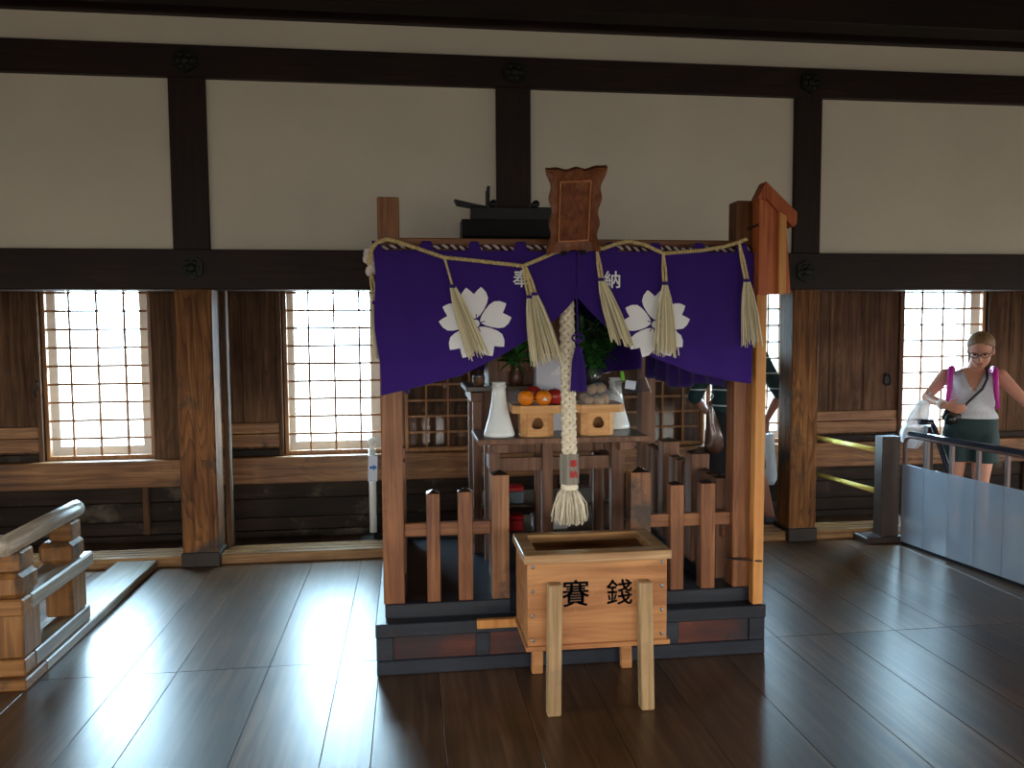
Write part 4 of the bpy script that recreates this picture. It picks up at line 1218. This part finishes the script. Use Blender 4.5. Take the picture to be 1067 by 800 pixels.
m = MB(); m.obb(along(LEN / 2, .012), (LEN, .03, .024), Rf, .003); m.build('bottom_rail', rail_dark, FN)

# dark stair handrail behind the fence
SHR = thing('stair_handrail', 'black sloping stair handrail behind the metal fence, beside the woman', 'handrail', (3.66, 5.28, 0))
p0, p1, p2 = at(958, 439.5, 5.25), at(971, 440, 5.24), at(994, 505, 5.08)
p3 = p1 + (p2 - p1) * 1.5
m = MB(); m.tube([p0, p1, p1.lerp(p2, .08), p2, p3], .021, 10); m.build('rail', rail_dark, SHR, True)
m = MB(); m.obb(((p1.x), p1.y + .03, p1.z / 2 - .02), (.05, .05, p1.z - .02), None, .004); m.build('newel_post', post_dark, SHR)
m = MB(); m.obb((p3.x, p3.y, p3.z / 2), (.045, .045, p3.z), None, .004); m.build('newel_post', post_dark, SHR)

# ------------------------------------------------------------------ people
def hand(mb, wrist, d, side, palm_n, L=.17, curl=.5, r=.0085):
    """palm and five separate bent fingers; d = towards the fingertips, side = towards the thumb, palm_n = out of the palm"""
    d = d.normalized(); side = (side - d * side.dot(d)).normalized(); n = palm_n - d * palm_n.dot(d) - side * palm_n.dot(side); n.normalize()
    w = L * .23
    for k in range(5):
        o = side * (w * (k / 2 - 1) * .72)
        mb.capsule([wrist + d * .005 + o * .55, wrist + d * L * .25 + o * .9, wrist + d * L * .47 + o], [.013, .0145, .0125], 8)
    for k, ln in enumerate((.40, .47, .44, .35)):
        o = side * (w * (1 - k * 2 / 3) * .86)
        base = wrist + d * L * .44 + o
        p1 = base + (d * math.cos(curl * .5) + n * math.sin(curl * .5)) * L * ln * .45
        p2 = p1 + (d * math.cos(curl * 1.4) + n * math.sin(curl * 1.4)) * L * ln * .32
        p3 = p2 + (d * math.cos(curl * 2.2) + n * math.sin(curl * 2.2)) * L * ln * .24
        mb.capsule([base, p1, p2, p3], [r * 1.08, r, r * .95, r * .8], 8)
    tb = wrist + d * L * .14 + side * w * .75
    t1 = tb + (d * .6 + side * .7 + n * .25).normalized() * L * .2; t2 = t1 + (d * .85 + side * .3 + n * .4).normalized() * L * .17
    mb.capsule([tb, t1, t2], [r * 1.35, r * 1.15, r * .95], 8)

def head_shape(mb, c, s=1.0, pitch=0.0, yaw=0.0):
    """skull, face, nose, ears, jaw; c = centre of the head, facing -Y before turning"""
    Rm = Matrix.Rotation(yaw, 3, 'Z') @ Matrix.Rotation(pitch, 3, 'X')
    e = Rm.to_euler()
    def P(x, y, z): return Vector(c) + Rm @ (Vector((x, y, z)) * s)
    mb.ball(P(0, .012, .03), (.075 * s, .092 * s, .088 * s), 18, 14, e)
    mb.ball(P(0, -.018, -.03), (.062 * s, .07 * s, .082 * s), 16, 12, e)
    mb.ball(P(0, -.045, -.085), (.034 * s, .032 * s, .026 * s), 12, 8, e)
    mb.ball(P(-.03, -.055, -.03), (.026 * s, .024 * s, .026 * s), 10, 8, e); mb.ball(P(.03, -.055, -.03), (.026 * s, .024 * s, .026 * s), 10, 8, e)
    mb.capsule([P(0, -.078, .012), P(0, -.098, -.022), P(0, -.094, -.03)], [.008 * s, .012 * s, .013 * s], 8)
    for k in (-1, 1):
        mb.ball(P(.076 * k, .012, -.005), (.010 * s, .02 * s, .032 * s), 10, 8, e)
    return P, Rm, e

def woman():
    ang = -math.radians(36)
    root = thing('person', 'woman in white sleeveless top and dark green shorts looking down behind the metal fence', 'person', (4.0, 5.22, 0))
    loc = root.location
    RZ = Matrix.Rotation(ang, 3, 'Z')
    def fin(me):
        for v in me.vertices: v.co = RZ @ v.co + loc
        return me
    def add(name, mb, mat, parent=root, vox=None, it=3, smooth=True, solid=0):
        if vox: me = remesh(mb, vox, it)
        else:
            me = bpy.data.meshes.new(name); mb.bm.to_mesh(me); mb.bm.free()
        return link(name, fin(me), mat, parent, smooth, solid)
    HC = (.045, -.06, 1.382); pit = math.radians(24); yw = math.radians(-6)
    b = MB()
    P, Rm, e = head_shape(b, HC, 1.02, pit, yw)
    b.capsule([(.035, -.025, 1.33), (.01, .015, 1.25), (.005, .02, 1.19)], [.05, .048, .06], 14)
    tor = [((0, .01, .80), .155, .108), ((0, .01, .88), .158, .108), ((0, .012, .96), .130, .094), ((0, .012, 1.05), .132, .098), ((0, .01, 1.13), .150, .104), ((0, .015, 1.19), .158, .085), ((0, .02, 1.235), .115, .062), ((0, .02, 1.262), .06, .05)]
    b.loft(tor, 22)
    # right arm (picture left): bent, hand at the camera; left arm reaching out to the side
    sR, eR, wR = Vector((-.168, .015, 1.205)), Vector((-.285, -.045, 1.045)), Vector((-.165, -.20, 1.00))
    b.capsule([sR, sR.lerp(eR, .5), eR, eR.lerp(wR, .4), wR], [.05, .042, .036, .034, .024], 12)
    hand(b, wR, Vector((.85, -.25, -.2)), Vector((.1, -.3, .95)), Vector((.2, .8, -.1)), .155, .55)
    sL, eL, wL = Vector((.172, .015, 1.205)), Vector((.325, -.02, 1.03)), Vector((.50, -.12, .915))
    b.capsule([sL, sL.lerp(eL, .5), eL, eL.lerp(wL, .4), wL], [.05, .042, .036, .034, .024], 12)
    hand(b, wL, Vector((.8, -.3, -.35)), Vector((.1, -.9, .2)), Vector((-.1, 0, -1)), .155, .4)
    for s in (-1, 1):
        hip, kn, an = Vector((.085 * s, .01, .80)), Vector((.082 * s - .01, -.03, .46)), Vector((.085 * s, .03, .085))
        b.capsule([hip, hip.lerp(kn, .5), kn, kn.lerp(an, .3) + Vector((0, .015, 0)), an], [.088, .074, .053, .05, .034], 14)
        b.capsule([an, an + Vector((0, -.09, -.045)), an + Vector((0, -.15, -.055))], [.034, .032, .026], 10)
    body = add('body', b, skin_m, vox=.0075, it=3)
    # clothes
    sh = MB(); sh.loft([((c[0], c[1], c[2]), rx + .012, ry + .012) for c, rx, ry in [((0, .01, .905), .157, .112), ((0, .011, .93), .15, .108)] + tor[2:7]], 40, caps=False)
    bmesh.ops.subdivide_edges(sh.bm, edges=sh.bm.edges[:], cuts=2, use_grid_fill=True)
    kill = [f for f in sh.bm.faces if (lambda c: (c.y < .02 and c.z > 1.09 and abs(c.x - .01) < (c.z - 1.09) * .48) or (abs(c.x) > .135 and c.z > 1.165))(f.calc_center_median())]
    bmesh.ops.delete(sh.bm, geom=kill, context='FACES')
    add('sleeveless_top', sh, shirt_m, solid=.006)
    st_ = MB()
    st_.loft([((0, .01, .74), .165, .118), ((0, .01, .80), .172, .124), ((0, .01, .88), .170, .122), ((0, .011, .935), .148, .11)], 22)
    for s in (-1, 1): st_.loft([((.088 * s, -.012, .59), .093, .098), ((.088 * s, -.008, .66), .096, .10), ((.086 * s, .005, .76), .098, .112), ((.084 * s, .01, .82), .09, .10)], 18)
    add('shorts', st_, shorts_m, vox=.009, it=3)
    h = MB()
    h.ball(P(0, .026, .045), (.086, .095, .086), 18, 14, e); h.ball(P(0, .055, .0), (.078, .068, .085), 16, 12, e)
    h.capsule([P(-.02, .11, .01), P(-.055, .125, -.06), P(-.075, .10, -.14)], [.034, .032, .016], 10)
    me = remesh(h, .008, 3)
    # trim the hair off the face
    bmh = bmesh.new(); bmh.from_mesh(me); inv = Rm.inverted()
    kill = [v for v in bmh.verts if (lambda q: q.y < -.022 and q.z < .080 - 6.5 * q.x * q.x)(inv @ (v.co - Vector(HC)))]
    bmesh.ops.delete(bmh, geom=kill, context='VERTS'); bmh.to_mesh(me); bmh.free()
    link('hair', fin(me), hair_m, root, True, .006)
    g = MB()
    for s in (-1, 1):
        cc = (.033 * s, -.094, .012)
        g.tube([P(cc[0] + .025 * math.cos(t), cc[1] + .01 * abs(math.cos(t)) * (1 if s * math.cos(t) > 0 else 0), cc[2] + .018 * math.sin(t)) for t in [i * 2 * PI / 14 for i in range(15)]], .0028, 6, False)
        g.tube([P(.058 * s, -.088, .018), P(.078 * s, -.03, .018), P(.08 * s, .03, .01)], .0026, 6)
    g.tube([P(-.008, -.096, .014), P(.008, -.096, .014)], .0026, 6)
    add('glasses', g, black_pl)
    for s in (-1, 1):
        ey = MB(); ey.ball(P(.031 * s, -.077, .010), (.0115, .006, .0065), 12, 8, e); add('eye', ey, eye_m)
    lp = MB(); lp.ball(P(0, -.083, -.057), (.02, .006, .0055), 12, 8, e); add('mouth', lp, lip_m)
    for s in (-1, 1):
        sh_ = MB(); sh_.capsule([(.085 * s, .04, .055), (.085 * s, -.06, .045), (.085 * s, -.135, .04)], [.042, .042, .034], 12); sh_.box(.085 * s - .042, .085 * s + .042, -.165, .08, .004, .03, .006)
        add('shoe', sh_, shoe_m, vox=.008)
    bnd = MB(); bnd.tube([wR.lerp(eR, .10), wR.lerp(eR, .24)], .036, 14); add('white_bracelet', bnd, white_cord)
    # backpack with magenta straps
    def own(name, label, cat, at_local):
        r = thing(name, label, cat, loc + RZ @ Vector(at_local)); return r
    bk = own('backpack', 'magenta backpack worn on both shoulders by the woman', 'backpack', (0, .16, .95))
    m_ = MB(); m_.loft([((0, .185, .90), .11, .055), ((0, .19, .96), .13, .07), ((0, .19, 1.10), .125, .068), ((0, .18, 1.20), .10, .05), ((0, .175, 1.225), .06, .03)], 20); add('pack', m_, magenta, bk)
    for s in (-1, 1):
        m_ = MB(); pp = [(.11 * s, .16, 1.20), (.128 * s, .08, 1.258), (.136 * s, .0, 1.258), (.138 * s, -.075, 1.215), (.142 * s, -.115, 1.13), (.150 * s, -.105, 1.05), (.165 * s, -.04, .985), (.14 * s, .14, .97)]
        m_.tube(pp, .024, 8, True, .32) if False else m_.tube(pp, [.015, .018, .019, .019, .018, .014, .010, .01], 8)
        add('shoulder_strap', m_, magenta, bk)
    cm = own('camera', 'black camera hanging at the woman\'s waist under her bent hand', 'camera', (-.11, -.17, .885))
    m_ = MB(); m_.obb((-.125, -.19, .925), (.115, .055, .08), Matrix.Rotation(.35, 3, 'Y'), .012); add('camera_body', m_, black_pl, cm)
    m_ = MB(); m_.tube([(-.125, -.215, .925), (-.135, -.29, .905)], .034, 16); add('lens', m_, black_pl, cm)
    m_ = MB(); m_.tube([(-.08, -.19, .955), (-.02, -.14, 1.03), (.06, -.13, 1.12), (.088, -.12, 1.19), (.085, -.03, 1.27), (.05, .08, 1.24)], .009, 6); add('neck_strap', m_, black_pl, cm)
    # white plastic bag on her forearm
    wb = own('carrier_bag', 'white plastic carrier bag hanging from the woman\'s bent forearm', 'bag', (-.36, -.07, .68))
    ctr = Vector((-.375, -.06, 0))
    m_ = MB(); rings = []
    for i in range(14):
        t = i / 13; z = .665 + .36 * t; w = .085 * math.sin(min(1, t * 2.6 + .25) * PI / 2) * (1 - .5 * max(0, t - .35) / .65)
        rings.append(((ctr.x + .10 * t ** 2 * .9, ctr.y, z), w, w * .55))
    m_.loft(rings, 24, True)
    for v in m_.bm.verts:
        a = math.atan2(v.co.y - ctr.y, v.co.x - ctr.x); v.co.x += .006 * math.sin(a * 6 + v.co.z * 30); v.co.y += .006 * math.sin(a * 8)
    add('bag_body', m_, white_bag, wb)
    m_ = MB(); hp = wR.lerp(eR, .82)
    m_.tube([(-.30, -.06, 1.02), (hp.x, hp.y - .045, hp.z), (hp.x, hp.y - .01, hp.z + .045), (hp.x, hp.y + .045, hp.z), (-.285, -.06, 1.02)], .007, 6); add('bag_handle', m_, white_bag, wb)
woman()

def man():
    root = thing('person', 'person in dark green striped top and dark shorts standing behind the shrine right corner', 'person', (2.45, 5.84, 0))
    loc = root.location
    def fin(me):
        for v in me.vertices: v.co = v.co + loc
        return me
    def add(name, mb, mat, parent=root, vox=None, it=3, smooth=True, solid=0):
        if vox: me = remesh(mb, vox, it)
        else:
            me = bpy.data.meshes.new(name); mb.bm.to_mesh(me); mb.bm.free()
        return link(name, fin(me), mat, parent, smooth, solid)
    b = MB()
    P, Rm, e = head_shape(b, (.04, .03, 1.545), 1.02, math.radians(14), PI)
    b.capsule([(.04, .0, 1.47), (.04, -.02, 1.40), (.04, -.02, 1.33)], [.055, .055, .07], 14)
    tor = [((.02, 0, .86), .165, .115), ((.02, 0, .96), .16, .112), ((.03, 0, 1.08), .165, .115), ((.04, 0, 1.2), .18, .118), ((.04, -.005, 1.30), .185, .10), ((.04, -.01, 1.37), .12, .07), ((.04, -.01, 1.41), .065, .055)]
    b.loft(tor, 22)
    sR, eR, wR = Vector((.235, 0, 1.325)), Vector((.405, .01, 1.05)), Vector((.335, .09, .835))
    b.capsule([sR, sR.lerp(eR, .5), eR, eR.lerp(wR, .4), wR], [.056, .047, .04, .038, .027], 12)
    hand(b, wR, Vector((-.12, .1, -.95)), Vector((-.5, .8, 0)), Vector((-1, 0, 0)), .17, .8)
    sL, eL, wL = Vector((-.155, 0, 1.325)), Vector((-.275, .03, 1.03)), Vector((-.12, .2, .90))
    b.capsule([sL, sL.lerp(eL, .5), eL, eL.lerp(wL, .4), wL], [.056, .047, .04, .038, .027], 12)
    hand(b, wL, Vector((.5, .6, .1)), Vector((0, 0, 1)), Vector((0, -.6, 0)), .17, .6)
    for s, kx, ax in ((-1, -.11, -.12), (1, .22, .32)):
        hip, kn, an = Vector((.1 * s + .02, 0, .86)), Vector((kx, .03, .47)), Vector((ax, -.03, .09))
        b.capsule([hip, hip.lerp(kn, .5), kn, kn.lerp(an, .3) + Vector((0, -.015, 0)), an], [.095, .08, .058, .058, .038], 14)
        b.capsule([an, an + Vector((.02, .1, -.05)), an + Vector((.03, .16, -.058))], [.036, .034, .028], 10)
    add('body', b, skin2_m, vox=.009)
    sh = MB(); sh.loft([((c[0], c[1], c[2]), rx + .016, ry + .016) for c, rx, ry in tor[:6]], 28)
    for a, bb in ((sR, eR), (sL, eL)):
        sh.capsule([a + Vector((0, 0, 0)), a.lerp(bb, .5), a.lerp(bb, 1.0)], [.068, .062, .055], 14)
    add('striped_top', sh, stripe_m, vox=.009)
    st_ = MB(); st_.loft([((.02, 0, .78), .18, .13), ((.02, 0, .86), .186, .134), ((.02, 0, .93), .178, .128)], 22)
    for s, kx in ((-1, -.11), (1, .22)):
        hip, kn = Vector((.1 * s + .02, 0, .86)), Vector((kx, .03, .47)); st_.capsule([hip, hip.lerp(kn, .5), kn.lerp(hip, .03)], [.11, .10, .085], 16)
    add('shorts', st_, trous_m, vox=.009)
    h = MB(); h.ball(P(0, .026, .042), (.086, .097, .086), 18, 14, e); h.ball(P(0, .055, -.01), (.078, .066, .085), 16, 12, e)
    me = remesh(h, .009, 3); bmh = bmesh.new(); bmh.from_mesh(me); inv = Rm.inverted()
    kill = [v for v in bmh.verts if (lambda q: q.y < -.03 and q.z < .07)(inv @ (v.co - Vector((.04, .03, 1.545))))]
    bmesh.ops.delete(bmh, geom=kill, context='VERTS'); bmh.to_mesh(me); bmh.free()
    link('hair', fin(me), hair2_m, root, True, .006)
    for s in (-1, 1):
        ey = MB(); ey.ball(P(.031 * s, -.077, .010), (.0115, .006, .0065), 12, 8, e); add('eye', ey, eye_m)
    lp = MB(); lp.ball(P(0, -.083, -.057), (.02, .006, .0055), 12, 8, e); add('mouth', lp, lip_m)
    for ax in (-.12, .32):
        s_ = MB(); s_.capsule([(ax, -.05, .055), (ax + .015, .06, .045), (ax + .03, .14, .042)], [.045, .046, .038], 12); s_.box(ax - .04, ax + .055, -.095, .18, .004, .03, .006)
        add('shoe', s_, shoe_m, vox=.009)
    bg = thing('tote_bag', 'pale blue bag held low by the person in the striped top', 'bag', loc + Vector((.36, .1, .32)))
    m_ = MB(); c = Vector((.368, .10, 0)); rings = []
    for i in range(12):
        t = i / 11; z = .32 + .40 * t; w = .075 * (math.sin(min(1, t * 4 + .35) * PI / 2)) * (1 - .25 * t); rings.append(((c.x - .02 * t, c.y, z), w, .045 * (1 - .5 * t)))
    m_.loft(rings, 22)
    add('bag_body', m_, blue_bag, bg)
    m_ = MB(); m_.tube([(.32, .10, .715), (.325, .105, .775), (.37, .10, .715)], .007, 6); add('bag_handle', m_, blue_bag, bg)
man()

# ------------------------------------------------------------------ daylight
w = bpy.data.worlds.new('sky'); SC.world = w; w.use_nodes = True
N = w.node_tree.nodes; L = w.node_tree.links
bg = N['Background']
SHADE_S, SHADE_H, SHADE_G = (1.45, 2.25, 2.80), (.34, .36, .36), (.22, .22, .21)
SUN_S, SUN_H, SUN_G = (1.22, 1.15, 1.04), (.36, .33, .29), (.20, .18, .15)
tc = N.new('ShaderNodeTexCoord'); sx = N.new('ShaderNodeSeparateXYZ'); L.new(tc.outputs['Generated'], sx.inputs[0])
mr = N.new('ShaderNodeMapRange'); mr.inputs['From Min'].default_value = -1; mr.inputs['From Max'].default_value = 1
L.new(sx.outputs['Z'], mr.inputs['Value'])
def ramp(ground, horizon, sky):
    rp = N.new('ShaderNodeValToRGB'); L.new(mr.outputs[0], rp.inputs[0]); el = rp.color_ramp.elements
    el[0].position = .40; el[0].color = ground + (1,)
    el[1].position = .53; el[1].color = sky + (1,)
    k = el.new(.487); k.color = horizon + (1,)
    return rp
# the shaded side of the keep sees blue sky; the side behind the photographer faces sunlit ground
shade = ramp(SHADE_G, SHADE_H, SHADE_S)
sunny = ramp(SUN_G, SUN_H, SUN_S)
my = N.new('ShaderNodeMapRange'); my.inputs['From Min'].default_value = -.45; my.inputs['From Max'].default_value = .45
L.new(sx.outputs['Y'], my.inputs['Value'])
mx = N.new('ShaderNodeMix'); mx.data_type = 'RGBA'
L.new(my.outputs[0], mx.inputs['Factor']); L.new(sunny.outputs[0], mx.inputs[6]); L.new(shade.outputs[0], mx.inputs[7])
L.new(mx.outputs[2], bg.inputs['Color']); bg.inputs['Strength'].default_value = 20.0
def portal(cx, cy_, cz, sx_, sz_, rot):
    l = bpy.data.lights.new('window_daylight', 'AREA'); l.shape = 'RECTANGLE'; l.size = sx_; l.size_y = sz_
    l.cycles.is_portal = True
    o = bpy.data.objects.new('window_daylight', l); COL.objects.link(o); o.location = (cx, cy_, cz); o.rotation_euler = rot
for x0, x1 in ((-2.655, -1.892), (-.947, -.19), (4.08, 4.84), (2.395, 3.08)):
    portal((x0 + x1) / 2, 6.42, 1.26, x1 - x0, 1.3, (-PI / 2, 0, 0))
for a, b in FW: portal((a + b) / 2, YB - .2, 1.245, b - a, 1.25, (PI / 2, 0, 0))
for a, b in LW: portal(XL - .2, (a + b) / 2, 1.245, 1.25, b - a, (0, -PI / 2, 0))
for a, b in RW: portal(XR + .2, (a + b) / 2, 1.245, 1.25, b - a, (0, PI / 2, 0))

vs = SC.view_settings
SC.display_settings.display_device = 'sRGB'
vs.view_transform = 'Standard'; vs.look = 'None'; vs.gamma = 1; vs.use_curve_mapping = False
vs.exposure = 0.0
SC.cycles.max_bounces = 8; SC.cycles.diffuse_bounces = 4; SC.cycles.glossy_bounces = 4; SC.cycles.transparent_max_bounces = 12
SC.cycles.sample_clamp_indirect = 6
